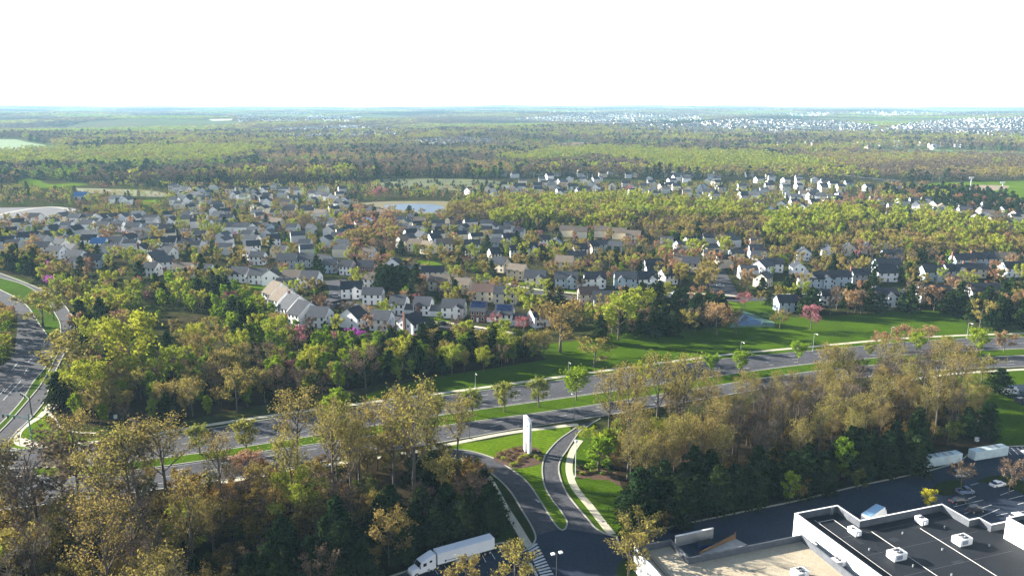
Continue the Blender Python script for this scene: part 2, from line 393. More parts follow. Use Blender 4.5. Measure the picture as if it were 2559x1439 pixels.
for (p, q) in [((2383,1266),(2457,1249)),((2410,1283),(2478,1261)),((2447,1293),(2498,1271)),((2490,1288),(2518,1282)),((2420,1246),(2438,1240)),
               ((2500,1237),(2535,1224)),((2521,1247),(2557,1238)),((2425,1212),(2445,1207)),((2301,1238),(2320,1233)),((2543,1260),(2575,1252)),
               ((2525,1285),(2559,1277)),((2535,1300),(2575,1290)),((2515,1122),(2527,1136)),((2527,1119),(2545,1136)),((2540,1118),(2562,1136)),((2552,1117),(2580,1136))]: stripe(p, q, .18)
for (p, q) in [((0,985),(12,972)),((8,1000),(52,952)),((10,980),(30,960)),((60,870),(75,868)),((88,883),(122,884)),((28,972),(45,976)),((40,980),(60,962)),((60,935),(70,918)),((30,925),(45,905)),((70,905),(85,890)),((150,1000),(120,1040))]: stripe(p, q, .22)
for i in range(6): stripe((0-6*i, 1128+7*i), (42-4*i, 1126+8*i), .35)
tag(pm2.build('painted_markings', M_paint), kind='structure')

# parking islands
for nm, pl in (('parking_island', [(2330,1222),(2345,1208),(2375,1200),(2400,1203),(2412,1213),(2400,1230),(2360,1238),(2335,1230)]),
               ('parking_island', [(2440,1203),(2470,1192),(2505,1188),(2540,1196),(2620,1230),(2640,1260),(2560,1235),(2510,1215),(2470,1208)]),
               ('parking_island', [(1541,1430),(1548,1408),(1570,1396),(1600,1400),(1640,1450),(1600,1560),(1545,1500)])):
    b = MB(); b.prism([(p.x, p.y) for p in gl(pl, 4)[:-1]], .02, .17); tag(b.build(nm, M_verge), kind='structure')
sheet('upper_lot_asphalt', gl([(2480,968),(2510,962),(2900,945),(2900,1060),(2600,1040),(2530,998)], 1), .05, M_asph2)

# streets of the neighbourhood
st = MB()
for ln, wd in (([(1000,655),(1060,668),(1130,690),(1220,706),(1290,722),(1400,741),(1500,747),(1620,740),(1760,744),(1850,748),(1960,744),(2080,741),(2260,731),(2559,722),(2700,718)], 9),
               ([(840,752),(900,770),(960,787),(1066,806),(1187,824),(1290,843),(1345,853)], 9),
               ([(838,700),(850,725),(840,752),(800,770)], 12), ([(1815,748),(1808,725),(1795,700),(1780,670)], 14),
               ([(930,640),(1000,655)], 9), ([(2020,668),(2200,650),(2400,668),(2559,662)], 8), ([(0,565),(200,585),(430,592),(560,585)], 8), ([(480,600),(470,585),(455,560)], 10),
               ([(1330,612),(1420,600),(1500,604),(1600,610)], 8), ([(1290,480),(1500,482),(1700,500),(1900,520)], 9), ([(2100,437),(2180,447),(2240,455)], 10)):
    st.strip(gl(ln, 6), wd, .0, .05)
tag(st.build('neighbourhood_street', M_asph), kind='structure')
st = MB()
for ln in ([(982,781),(1066,799),(1187,816),(1290,834)], [(1250,704),(1340,723),(1480,737)], [(1500,737),(1620,731),(1776,735),(1840,740)], [(1930,735),(2080,733),(2260,724),(2559,716)]):
    st.strip(gl(ln, 6), 2.2, .0, .08)
tag(st.build('neighbourhood_path', M_conc), kind='structure')
yl = MB()
for pl in ([(1215,690),(1300,705),(1350,722),(1340,735),(1250,712)], [(1340,716),(1480,728),(1620,722),(1640,735),(1480,742)], [(1000,645),(1090,655),(1100,668),(1010,660)], [(940,772),(1040,780),(1060,795),(960,790)], [(1020,785),(1120,800),(1110,812),(1030,800)], [(1640,748),(1760,752),(1840,756),(1830,775),(1650,765)], [(310,502),(395,500),(400,512),(320,514)], [(480,648),(505,645),(510,660),(480,660)]):
    yl.prism([(p.x, p.y) for p in gl(pl, 3)], .01, .035)
tag(yl.build('front_lawn', M_lawn3), kind='structure')
sheet('court_green', gl([(1822,818),(1858,776),(1936,806),(1935,816)], 1), .05, mat('green_court', (.08, .17, .12), .8, var=.15, scale=.3))
sheet('court_blue', gl([(1838,812),(1859,785),(1906,804),(1902,811)], 1), .065, mat('blue_court', (.08, .19, .32), .8, var=.12, scale=.3))
cl = MB()
for p, q in [((1838,812),(1859,785)),((1859,785),(1906,804)),((1906,804),(1902,811)),((1902,811),(1838,812)),((1849,798),(1904,807)),((1846,803),(1882,797))]: cl.strip([G(*p).xy, G(*q).xy], .3, .075, .075)
tag(cl.build('court_lines', M_paint), kind='structure')

# pond, fields
M_water = mat('pond_water', (.13, .18, .25), .45, var=.2, scale=.03, spec=.03)
sheet('pond_bank', gl([(895,508),(960,504),(1105,503),(1120,510),(1112,534),(990,530),(905,516)], 4), .03, mat('dry_grass', (.14, .12, .05), .95, var=.25, scale=.05))
sheet('pond', gl([(958,513),(1000,510),(1060,510),(1095,513),(1112,520),(1105,530),(1075,532),(1000,524),(965,519)], 4), .06, M_water)
sheet('nursery_field', gl([(925,452),(1000,446),(1180,448),(1270,458),(1250,470),(1160,476),(1000,474),(930,466)], 4), .03, mat('field_grass', (.11, .12, .03), .95, var=.4, scale=.02, col2=(.045, .06, .015)))
sheet('playing_field', gl([(2290,462),(2400,455),(2600,452),(2700,455),(2700,510),(2540,505),(2420,482),(2320,480)], 4), .03, M_lawn3)
sheet('infield_dirt', gl([(2415,470),(2440,463),(2520,465),(2500,475),(2440,476)], 4), .06, M_dirt)
sheet('west_lot', gl([(-60,520),(120,518),(180,520),(200,530),(150,548),(-60,560)], 3), .03, mat('pale_gravel', (.085, .088, .10), .9, var=.25, scale=.05))
wr = MB(); wr.strip(gl([(-40,545),(40,528),(100,519),(150,519),(195,531)], 6), 7, 0, .06); wr.strip(gl([(2100,437),(2150,443),(2250,452)], 6), 5, 0, .06)
tag(wr.build('outer_path', mat('chalk_path', (.26, .25, .22), .9, var=.15, scale=.1)), kind='structure')
sheet('mound', gl([(20,468),(60,448),(90,447),(120,460),(180,458),(220,462),(120,470)], 3), .03, M_lawn3)
sheet('west_meadow', gl([(180,470),(330,474),(400,480),(420,492),(330,490),(200,480)], 3), .03, mat('meadow', (.11, .12, .04), .95, var=.3, scale=.03))
def far_sheet(name, pts, m):
    P = [GT(*p) for p in pts]; c = sum(P, Vector())/len(P)
    b = MB(); n = 10
    for i in range(len(P)):
        a, b_ = P[i], P[(i+1) % len(P)]
        for j in range(n):
            for s in range(n):
                def q(u, v_):
                    e = a.lerp(b_, v_); p = c.lerp(e, u); return (p.x, p.y, float(hills(p.x, p.y))+1.0)
                b.face([q(j/n, s/n), q((j+1)/n, s/n), q((j+1)/n, (s+1)/n), q(j/n, (s+1)/n)])
    tag(b.build(name, m), kind='structure')
M_ffield = mat('far_field', (.08, .16, .03), .95, var=.15, scale=.004)
M_tan = mat('tan_field', (.42, .38, .26), .95, var=.15, scale=.004)
far_sheet('far_field', [(-60,348),(40,350),(110,364),(130,372),(60,378),(-60,380)], M_ffield)
far_sheet('far_field', [(2140,377),(2300,374),(2559,382),(2600,392),(2400,388),(2160,383)], M_ffield)
far_sheet('far_field', [(1950,287),(2060,285),(2080,291),(1980,293)], M_ffield)
far_sheet('far_field', [(2150,287),(2230,285),(2280,290),(2200,293)], M_tan)
far_sheet('far_field', [(520,299),(580,298),(590,302),(530,303)], M_tan)
far_sheet('far_field', [(960,327),(1060,325),(1085,330),(980,332)], M_tan)
far_sheet('far_field', [(1385,360),(1480,357),(1500,364),(1400,367)], mat('ploughed_field', (.26, .16, .14), .95, var=.15, scale=.01))

# ---------------------------------------------------------------- foliage
def leaf_mat(name, c1, c2, trans=.38):
    m = bpy.data.materials.new(name); m.use_nodes = True; t = m.node_tree; t.nodes.clear()
    out = t.nodes.new('ShaderNodeOutputMaterial'); oi = t.nodes.new('ShaderNodeObjectInfo'); at = t.nodes.new('ShaderNodeAttribute'); at.attribute_name = 'tint'
    mx = t.nodes.new('ShaderNodeMix'); mx.data_type = 'RGBA'; mx.inputs['A'].default_value = (*c1, 1); mx.inputs['B'].default_value = (*c2, 1)
    ad = t.nodes.new('ShaderNodeMath'); ad.operation = 'MULTIPLY_ADD'; ad.inputs[1].default_value = .5
    md = t.nodes.new('ShaderNodeMath'); md.operation = 'MULTIPLY'; md.inputs[1].default_value = .5
    t.links.new(at.outputs['Fac'], md.inputs[0]); t.links.new(oi.outputs['Random'], ad.inputs[0]); t.links.new(md.outputs[0], ad.inputs[2]); t.links.new(ad.outputs[0], mx.inputs['Factor'])
    hs = t.nodes.new('ShaderNodeHueSaturation'); t.links.new(mx.outputs['Result'], hs.inputs['Color'])
    r1 = t.nodes.new('ShaderNodeMapRange'); r1.inputs['To Min'].default_value = .485; r1.inputs['To Max'].default_value = .515
    m7 = t.nodes.new('ShaderNodeMath'); m7.operation = 'MULTIPLY'; m7.inputs[1].default_value = 7.31
    fr = t.nodes.new('ShaderNodeMath'); fr.operation = 'FRACT'
    t.links.new(oi.outputs['Random'], m7.inputs[0]); t.links.new(m7.outputs[0], fr.inputs[0]); t.links.new(fr.outputs[0], r1.inputs['Value']); t.links.new(r1.outputs[0], hs.inputs['Hue'])
    r2 = t.nodes.new('ShaderNodeMapRange'); r2.inputs['To Min'].default_value = .45; r2.inputs['To Max'].default_value = 1.4; t.links.new(at.outputs['Fac'], r2.inputs['Value']); t.links.new(r2.outputs[0], hs.inputs['Value'])
    df = t.nodes.new('ShaderNodeBsdfDiffuse'); tr = t.nodes.new('ShaderNodeBsdfTranslucent'); ms = t.nodes.new('ShaderNodeMixShader'); ms.inputs[0].default_value = trans
    t.links.new(hs.outputs[0], df.inputs[0]); t.links.new(hs.outputs[0], tr.inputs[0]); t.links.new(df.outputs[0], ms.inputs[1]); t.links.new(tr.outputs[0], ms.inputs[2]); t.links.new(ms.outputs[0], out.inputs[0])
    return m
LEAF = {
    'olive':  leaf_mat('olive_buds',   (.32, .275, .070), (.25, .19, .055)),
    'purple': leaf_mat('grey_twigs',   (.145, .112, .076), (.16, .105, .064), .2),
    'brown':  leaf_mat('rust_buds',    (.21, .12, .036), (.19, .145, .036), .3),
    'lime':   leaf_mat('lime_leaves',  (.36, .37, .045), (.27, .32, .035)),
    'green':  leaf_mat('green_leaves', (.15, .27, .016), (.25, .31, .024)),
    'orange': leaf_mat('orange_buds',  (.36, .23, .12), (.32, .175, .095)),
    'bushg':  leaf_mat('dark_green_leaves', (.065, .095, .018), (.09, .095, .024), .2),
    'median': leaf_mat('pale_green_leaves', (.28, .28, .06), (.22, .24, .05)),
    'ever':   leaf_mat('pine_needles', (.019, .038, .014), (.034, .056, .016), .2),
    'pink':   leaf_mat('pink_blossom', (.40, .16, .18), (.34, .12, .13)),
    'magenta':leaf_mat('magenta_blossom', (.42, .07, .42), (.50, .10, .45)),
    'yellow': leaf_mat('yellow_leaves', (.50, .46, .035), (.46, .40, .03)),
}
M_bark = mat('bark', (.13, .105, .085), .95, var=.35, scale=1.5)
M_bark2 = mat('grey_bark', (.105, .088, .072), .95, var=.3, scale=1.5)

def tube_np(V, F, pts, rad, n):
    base = len(V)
    for k, p in enumerate(pts):
        d = (pts[min(k+1, len(pts)-1)]-pts[max(k-1, 0)])
        if d.length < 1e-6: d = Vector((0, 0, 1))
        d.normalize(); a = d.orthogonal().normalized(); b_ = d.cross(a)
        for j in range(n):
            an = 2*math.pi*j/n; V.append(tuple(p+(a*math.cos(an)+b_*math.sin(an))*rad[k]))
    for k in range(len(pts)-1):
        for j in range(n):
            F.append((base+k*n+j, base+k*n+(j+1) % n, base+(k+1)*n+(j+1) % n, base+(k+1)*n+j))

def leaf_quads(rng, P, size, tint, up=.3):
    "small bent leaf clumps: one quad at every point"
    n = len(P)
    a = rng.normal(size=(n, 3)); a /= np.linalg.norm(a, axis=1)[:, None]
    b_ = rng.normal(size=(n, 3)); b_ -= a*np.sum(a*b_, axis=1)[:, None]; b_ /= np.linalg.norm(b_, axis=1)[:, None]
    s = size*rng.uniform(.6, 1.4, n)[:, None]
    q = np.stack([P-a*s*.5, P+b_*s*.32, P+a*s*.5, P-b_*s*.32], axis=1)
    return q.reshape(-1, 3)

def tree_mesh(seed, Ht, shape, leaf, nleaf, lsize, twigs=1.0, clear=.35, spread=.35, bark=None, limbs=9, trunk_r=None, clump=None, single=False, sides=6, twig_r=.035):
    """one tree: (trunk mesh, crown mesh) - tapered trunk with limbs, crown of twigs and leaf clumps; single=True joins both"""
    rng = np.random.default_rng(seed); rnd = random.Random(seed)
    Vt, Ft, Vc, Fc = [], [], [], []
    tr = trunk_r or Ht*.014+.06
    tips = []
    if shape == 'pine':
        lean = Vector((rnd.uniform(-.03, .03), rnd.uniform(-.03, .03), 1))
        pts = [lean*(Ht*k/6) for k in range(7)]
        tube_np(Vt, Ft, pts, [tr*(1-.9*k/6) for k in range(7)], sides)
        P = []; tint = []
        nb = max(10, int(limbs*4))
        for i in range(nb):
            h = clear + (1-clear)*((i+.5)/nb); r = spread*Ht*(1-h)**.75*rnd.uniform(.65, 1.15)+.25
            az = i*2.399+rnd.uniform(-.4, .4); z0 = h*Ht
            tip = Vector((math.cos(az)*r, math.sin(az)*r, z0+r*rnd.uniform(-.15, .25)))
            if not single: tube_np(Vt, Ft, [Vector((0, 0, z0)), tip], [tr*.3*(1-h)+.02, .015], 3)
            m = max(3, int(nleaf/nb)); u = rng.uniform(.15, 1.05, m)[:, None]
            base = np.array([0, 0, z0])*(1-u)+np.array(tip)*u
            w_ = (.10+.16*(1-u))*r+.18
            P.append(base+rng.normal(size=(m, 3))*w_*np.array([1, 1, .55])); tint.append(np.full(m, rnd.random())*.6+rng.random(m)*.4)
        P = np.concatenate(P); tint = np.concatenate(tint)
    else:
        top = clear + (1-clear)*(.82 if shape != 'oval' else .9)
        bend = Vector((rnd.uniform(-.05, .05), rnd.uniform(-.05, .05), 0))*Ht
        tp = [Vector((bend.x*(k/5)**2, bend.y*(k/5)**2, Ht*top*k/5)) for k in range(6)]
        tube_np(Vt, Ft, tp, [tr*(1.15 if k == 0 else 1-.82*k/5) for k in range(6)], sides)
        def trunk_at(h):
            i = min(h/top, .999)*5; j = int(i); return tp[j].lerp(tp[j+1], i-j)
        for i in range(limbs):
            h = clear + (top-clear)*(i+.3)/limbs; o = trunk_at(h)
            az = i*2.399+rnd.uniform(-.5, .5); frac = (h-clear)/(1-clear)
            if shape == 'vase': ln = Ht*spread*(1.25-frac*.5); el = R(rnd.uniform(48, 66))
            elif shape == 'oval': ln = Ht*spread*(1.15*math.sin(math.pi*min(.95, frac*.9+.18))+.15); el = R(rnd.uniform(38, 58))
            else: ln = Ht*spread*(1.2*math.sin(math.pi*min(.95, frac*.8+.25))+.1); el = R(rnd.uniform(22, 50))
            d = Vector((math.cos(az)*math.cos(el), math.sin(az)*math.cos(el), math.sin(el)))
            p1 = o+d*ln*.5+Vector((0, 0, ln*.04)); p2 = o+d*ln+Vector((rnd.uniform(-.08, .08)*ln, rnd.uniform(-.08, .08)*ln, ln*.14))
            if p2.z > Ht*.99: p2.z = Ht*rnd.uniform(.9, .99)
            tube_np(Vt, Ft, [o, p1, p2], [tr*.42*(1-frac*.5), tr*.26, tr*.08], max(3, sides-2))
            ns = 5 if twigs >= 1 else 4
            for s_ in range(ns):
                t = .35+.65*(s_+rnd.random())/ns; q = o.lerp(p1, t*2) if t < .5 else p1.lerp(p2, t*2-1)
                az2 = az+rnd.uniform(-1.3, 1.3); el2 = R(rnd.uniform(15, 75)); l2 = ln*rnd.uniform(.25, .5)
                d2 = Vector((math.cos(az2)*math.cos(el2), math.sin(az2)*math.cos(el2), math.sin(el2)))
                r_ = q+d2*l2
                if r_.z > Ht: r_.z = Ht
                tube_np(Vt, Ft, [q, r_], [tr*.13, twig_r*.8], 3)
                for k_ in range(int(4*twigs)):
                    t2 = rnd.uniform(.3, 1); q2 = q.lerp(r_, t2); l3 = l2*rnd.uniform(.3, .65)
                    az3 = rnd.uniform(0, 6.28); el3 = R(rnd.uniform(0, 80)); d3 = Vector((math.cos(az3)*math.cos(el3), math.sin(az3)*math.cos(el3), math.sin(el3)))
                    e3 = q2+d3*l3
                    tube_np(Vc, Fc, [q2, e3], [twig_r, twig_r*.4], 3)
                    tips.append((q2, e3))
                tips.append((q, r_))
        nl = nleaf; m = max(1, nl//max(1, len(tips))); P = []; tint = []
        cs = clump or .09*Ht*spread/.35
        for (a_, e_) in tips:
            tv = rnd.random(); u = rng.uniform(.35, 1.1, m)[:, None]
            P.append(np.array(a_)*(1-u)+np.array(e_)*u+rng.normal(size=(m, 3))*cs*.45); tint.append(np.clip(tv*.6+rng.random(m)*.4, 0, 1))
        P = np.concatenate(P); tint = np.concatenate(tint)
    Q = leaf_quads(rng, P, lsize, tint)
    bm_ = bark or M_bark
    def mk(name, V, F, Q_, tint_, mats):
        nv = len(V); nq = 0 if Q_ is None else len(Q_)//4
        me = bpy.data.meshes.new(name)
        allv = np.array(V, dtype=np.float32).reshape(-1, 3)
        if nq: allv = np.concatenate([allv, Q_.astype(np.float32)])
        faces = [tuple(f) for f in F]
        nf = len(faces)+nq
        loops = np.concatenate([np.array([i for f in faces for i in f], dtype=np.int32), np.arange(nv, nv+nq*4, dtype=np.int32)])
        starts = np.concatenate([np.cumsum([0]+[len(f) for f in faces])[:-1] if faces else np.array([], int), (len(loops)-nq*4)+np.arange(nq)*4]).astype(np.int32)
        me.vertices.add(len(allv)); me.vertices.foreach_set('co', allv.ravel())
        me.loops.add(len(loops)); me.loops.foreach_set('vertex_index', loops)
        me.polygons.add(nf); me.polygons.foreach_set('loop_start', starts)
        for mm in mats: me.materials.append(mm)
        me.polygons.foreach_set('material_index', np.concatenate([np.zeros(len(faces), np.int32), np.full(nq, len(mats)-1, np.int32)]))
        at = me.attributes.new('tint', 'FLOAT', 'FACE')
        at.data.foreach_set('value', np.concatenate([np.full(len(faces), .5), tint_ if nq else []]).astype(np.float32))
        me.update(calc_edges=True); me.validate(); return me
    if single:
        F2 = Ft+[tuple(i+len(Vt) for i in f) for f in Fc]
        return mk('tree', Vt+Vc, F2, Q, tint, [bm_, LEAF[leaf]])
    return mk('trunk', Vt, Ft, None, None, [bm_]), mk('crown', Vc, Fc, Q, tint, [bm_, LEAF[leaf]])

# species: name of the object, look in words, category, builder per level of detail, leaf
SP = {}
def species(key, name, look, Ht, shape, leaf, near, mid, far, **kw):
    SP[key] = dict(name=name, look=look, Ht=Ht)
    d = SP[key]; nv = kw.pop('variants', 3)
    d['near'] = [tree_mesh(hash_(key)+i, Ht*(1+.1*(i-1)), shape, leaf, near[0], near[1], twigs=kw.get('tw', 1.0), **{k: v for k, v in kw.items() if k != 'tw'}) for i in range(nv)]
    kk = {k: v for k, v in kw.items() if k != 'tw'}; kk['limbs'] = max(5, int(kk.get('limbs', 9)*.7)); kk['twig_r'] = kk.get('twig_r', .035)*1.6
    d['mid'] = [tree_mesh(hash_(key)+10+i, Ht*(1+.1*(i-1)), shape, leaf, mid[0], mid[1], twigs=.5*kw.get('tw', 1.0), sides=4, **kk) for i in range(nv)]
    kk['limbs'] = 5; kk['twig_r'] = .001
    d['far'] = [tree_mesh(hash_(key)+20+i, Ht*(1+.1*(i-1)), shape, leaf, far[0], far[1], twigs=.25, sides=3, single=True, **kk) for i in range(2)]
def hash_(s): return sum(ord(c)*(i+3) for i, c in enumerate(s))
species('tall', 'bare_tree', 'tall bare olive-budded tree', 21, 'vase', 'olive', (2300, 0.34), (840, 0.57), (150, 1.5), clear=.36, spread=.235, limbs=12, tw=1.4, bark=M_bark2, twig_r=.045)
species('tallp', 'bare_tree', 'tall leafless grey-brown tree', 19, 'vase', 'purple', (682, 0.33), (489, 0.57), (130, 1.5), clear=.34, spread=.24, limbs=12, tw=1.8, bark=M_bark2, twig_r=.05)
species('olive', 'bare_tree', 'tan-green budding tree', 10, 'round', 'olive', (1350, 0.42), (770, 0.68), (110, 1.2), clear=.20, spread=.32, limbs=9, tw=1.5, twig_r=.045)
species('purple', 'bare_tree', 'grey-brown leafless tree', 10, 'round', 'purple', (1240, 0.39), (630, 0.62), (110, 1.2), clear=.22, spread=.33, limbs=9, tw=1.3, twig_r=.045)
species('brown', 'shrub', 'rust-brown thicket shrub', 6, 'round', 'brown', (1364, 0.39), (454, 0.61), (60, 1.0), clear=.08, spread=.42, limbs=8, tw=.8, variants=3)
species('orange', 'orange_tree', 'orange budding tree', 9.5, 'round', 'orange', (1612, 0.45), (700, 0.68), (110, 1.2), clear=.2, spread=.31, limbs=9)
species('lime', 'green_tree', 'yellow-green leafy tree', 12, 'round', 'lime', (2604, 0.51), (909, 0.81), (120, 1.5), clear=.2, spread=.33, limbs=11, clump=.8)
species('green', 'green_tree', 'fresh green upright tree', 9, 'oval', 'green', (2604, 0.45), (909, 0.68), (110, 1.2), clear=.08, spread=.20, limbs=12, clump=.50)
species('yellow', 'green_tree', 'bright yellow leafy tree', 9, 'oval', 'yellow', (2480, 0.45), (909, 0.68), (110, 1.2), clear=.10, spread=.26, limbs=12, clump=.65, variants=2)
species('ball', 'green_tree', 'bright green ball-shaped tree', 8, 'oval', 'green', (2852, 0.45), (979, 0.68), (110, 1.2), clear=.2, spread=.36, limbs=13, clump=.8, variants=2)
species('bushg', 'shrub', 'dark green thicket shrub', 6, 'round', 'bushg', (1488, 0.42), (489, 0.61), (60, 1.0), clear=.06, spread=.42, limbs=8, tw=.7, variants=3)
species('median', 'green_tree', 'pale green oval tree', 9, 'oval', 'median', (2604, 0.45), (909, 0.68), (110, 1.2), clear=.16, spread=.27, limbs=13, clump=.75)
species('ever', 'evergreen_tree', 'dark evergreen pine', 11, 'pine', 'ever', (3224, 0.63), (1050, 1.01), (170, 1.7), clear=.06, spread=.40, limbs=9)
species('pink', 'blossom_tree', 'pink blossom tree', 7, 'round', 'pink', (930, 0.39), (294, 0.61), (80, 1.0), clear=.18, spread=.36, limbs=9, variants=2)
species('magenta', 'blossom_tree', 'magenta blossom redbud', 6.5, 'round', 'magenta', (1054, 0.39), (350, 0.61), (80, 1.0), clear=.15, spread=.38, limbs=9, variants=2)
CAT = {'bare_tree': 'tree', 'shrub': 'shrub', 'orange_tree': 'tree', 'green_tree': 'tree', 'evergreen_tree': 'tree', 'blossom_tree': 'tree'}
LAB = []                                    # (object, look, phrase, landmark info) resolved at the end
def plant(key, x, y, s=1.0, lod='near', rz=None, var=None, where='', label=None, group=None, z=0.0, name=None, sz=None):
    d = SP[key]; L = d[lod]; rr = random.Random(int(x*13.7+y*7.3))
    v = L[(var if var is not None else rr.randrange(99)) % len(L)]
    e = bpy.data.objects.new(name or d['name'], None); C.objects.link(e); e.empty_display_size = .5
    e.location = (x, y, z); e.rotation_euler = (0, 0, rz if rz is not None else rr.uniform(0, 6.28)); e.scale = (s, s, (sz or s))
    e['category'] = CAT.get(name or d['name'], 'tree')
    if isinstance(v, tuple):
        for nm, me in (('trunk', v[0]), ('crown', v[1])):
            o = bpy.data.objects.new(nm, me); C.objects.link(o); o.parent = e
    else:
        o = bpy.data.objects.new('crown', v); C.objects.link(o); o.parent = e
    if label: e['label'] = label; e['group'] = group or where or 'trees'
    else: LAB.append((e, d['look'], where))
    if group: e['group'] = group
    return e

# ---------------------------------------------------------------- houses
WALLC = {'white': mat('white_siding', (.84, .84, .84), .7, var=.08, scale=.4), 'cream': mat('cream_siding', (.74, .66, .50), .75, var=.10, scale=.4), 'blue': mat('blue_grey_siding', (.38, .47, .55), .7, var=.1, scale=.4),
         'grey': mat('grey_siding', (.40, .42, .43), .75, var=.1, scale=.4), 'tan': mat('tan_siding', (.52, .43, .32), .75, var=.12, scale=.4), 'brick': mat('red_brick', (.20, .095, .070), .9, var=.35, scale=2.0)}
ROOFC = {'dark': mat('dark_shingles', (.030, .035, .048), .9, var=.3, scale=.8), 'grey': mat('grey_shingles', (.080, .085, .098), .9, var=.3, scale=.8), 'tan': mat('tan_shingles', (.18, .145, .11), .9, var=.25, scale=.8),
         'brown': mat('brown_shingles', (.15, .095, .075), .9, var=.3, scale=.8), 'blue': mat('blue_roof_metal', (.05, .16, .36), .5, var=.15, scale=.5)}
M_panel = mat('solar_glass', (.015, .03, .10), .15, var=.3, scale=1.2, spec=.6)
M_gdoor = mat('garage_door_paint', (.70, .71, .72), .6, var=.1, scale=1)
M_trim = mat('white_trim', (.80, .80, .80), .6, var=.05, scale=1)

def gable_walls(b, L, W, h, rh, x0=0, y0=0, z0=0):
    a = [(x0-L/2, y0-W/2), (x0+L/2, y0-W/2), (x0+L/2, y0+W/2), (x0-L/2, y0+W/2)]
    P = lambda p, z: (p[0], p[1], z)
    b.face([P(a[0], z0), P(a[1], z0), P(a[1], h), P(a[0], h)]); b.face([P(a[2], z0), P(a[3], z0), P(a[3], h), P(a[2], h)])
    b.face([P(a[1], z0), P(a[2], z0), P(a[2], h), (x0+L/2, y0, h+rh), P(a[1], h)]); b.face([P(a[3], z0), P(a[0], z0), P(a[0], h), (x0-L/2, y0, h+rh), P(a[3], h)])
    b.face([P(a[0], h), P(a[1], h), (x0+L/2, y0, h+rh), (x0-L/2, y0, h+rh)]); b.face([P(a[2], h), P(a[3], h), (x0-L/2, y0, h+rh), (x0+L/2, y0, h+rh)])
def gable_roof(b, L, W, h, rh, x0=0, y0=0, o=.45, t=.16, cross=False):
    "two slabs with overhang, standing 3 mm proud of the wall top"
    sl = rh/(W/2)
    for s in (-1, 1):
        ye = y0+s*(W/2+o); ze = h-o*sl
        A = [(x0-L/2-o, ye, ze+.02), (x0+L/2+o, ye, ze+.02), (x0+L/2+o, y0, h+rh+.02), (x0-L/2-o, y0, h+rh+.02)]
        B = [(p[0], p[1], p[2]+t) for p in A]
        if s > 0: A, B = A[::-1], B[::-1]
        b.face(B); b.face(A[::-1])
        n = len(A)
        for i in range(n): b.face([A[i], A[(i+1) % n], B[(i+1) % n], B[i]])
def swap(b, k0):
    "turn the faces added since vertex k0 by 90 degrees about the given centre"
    pass

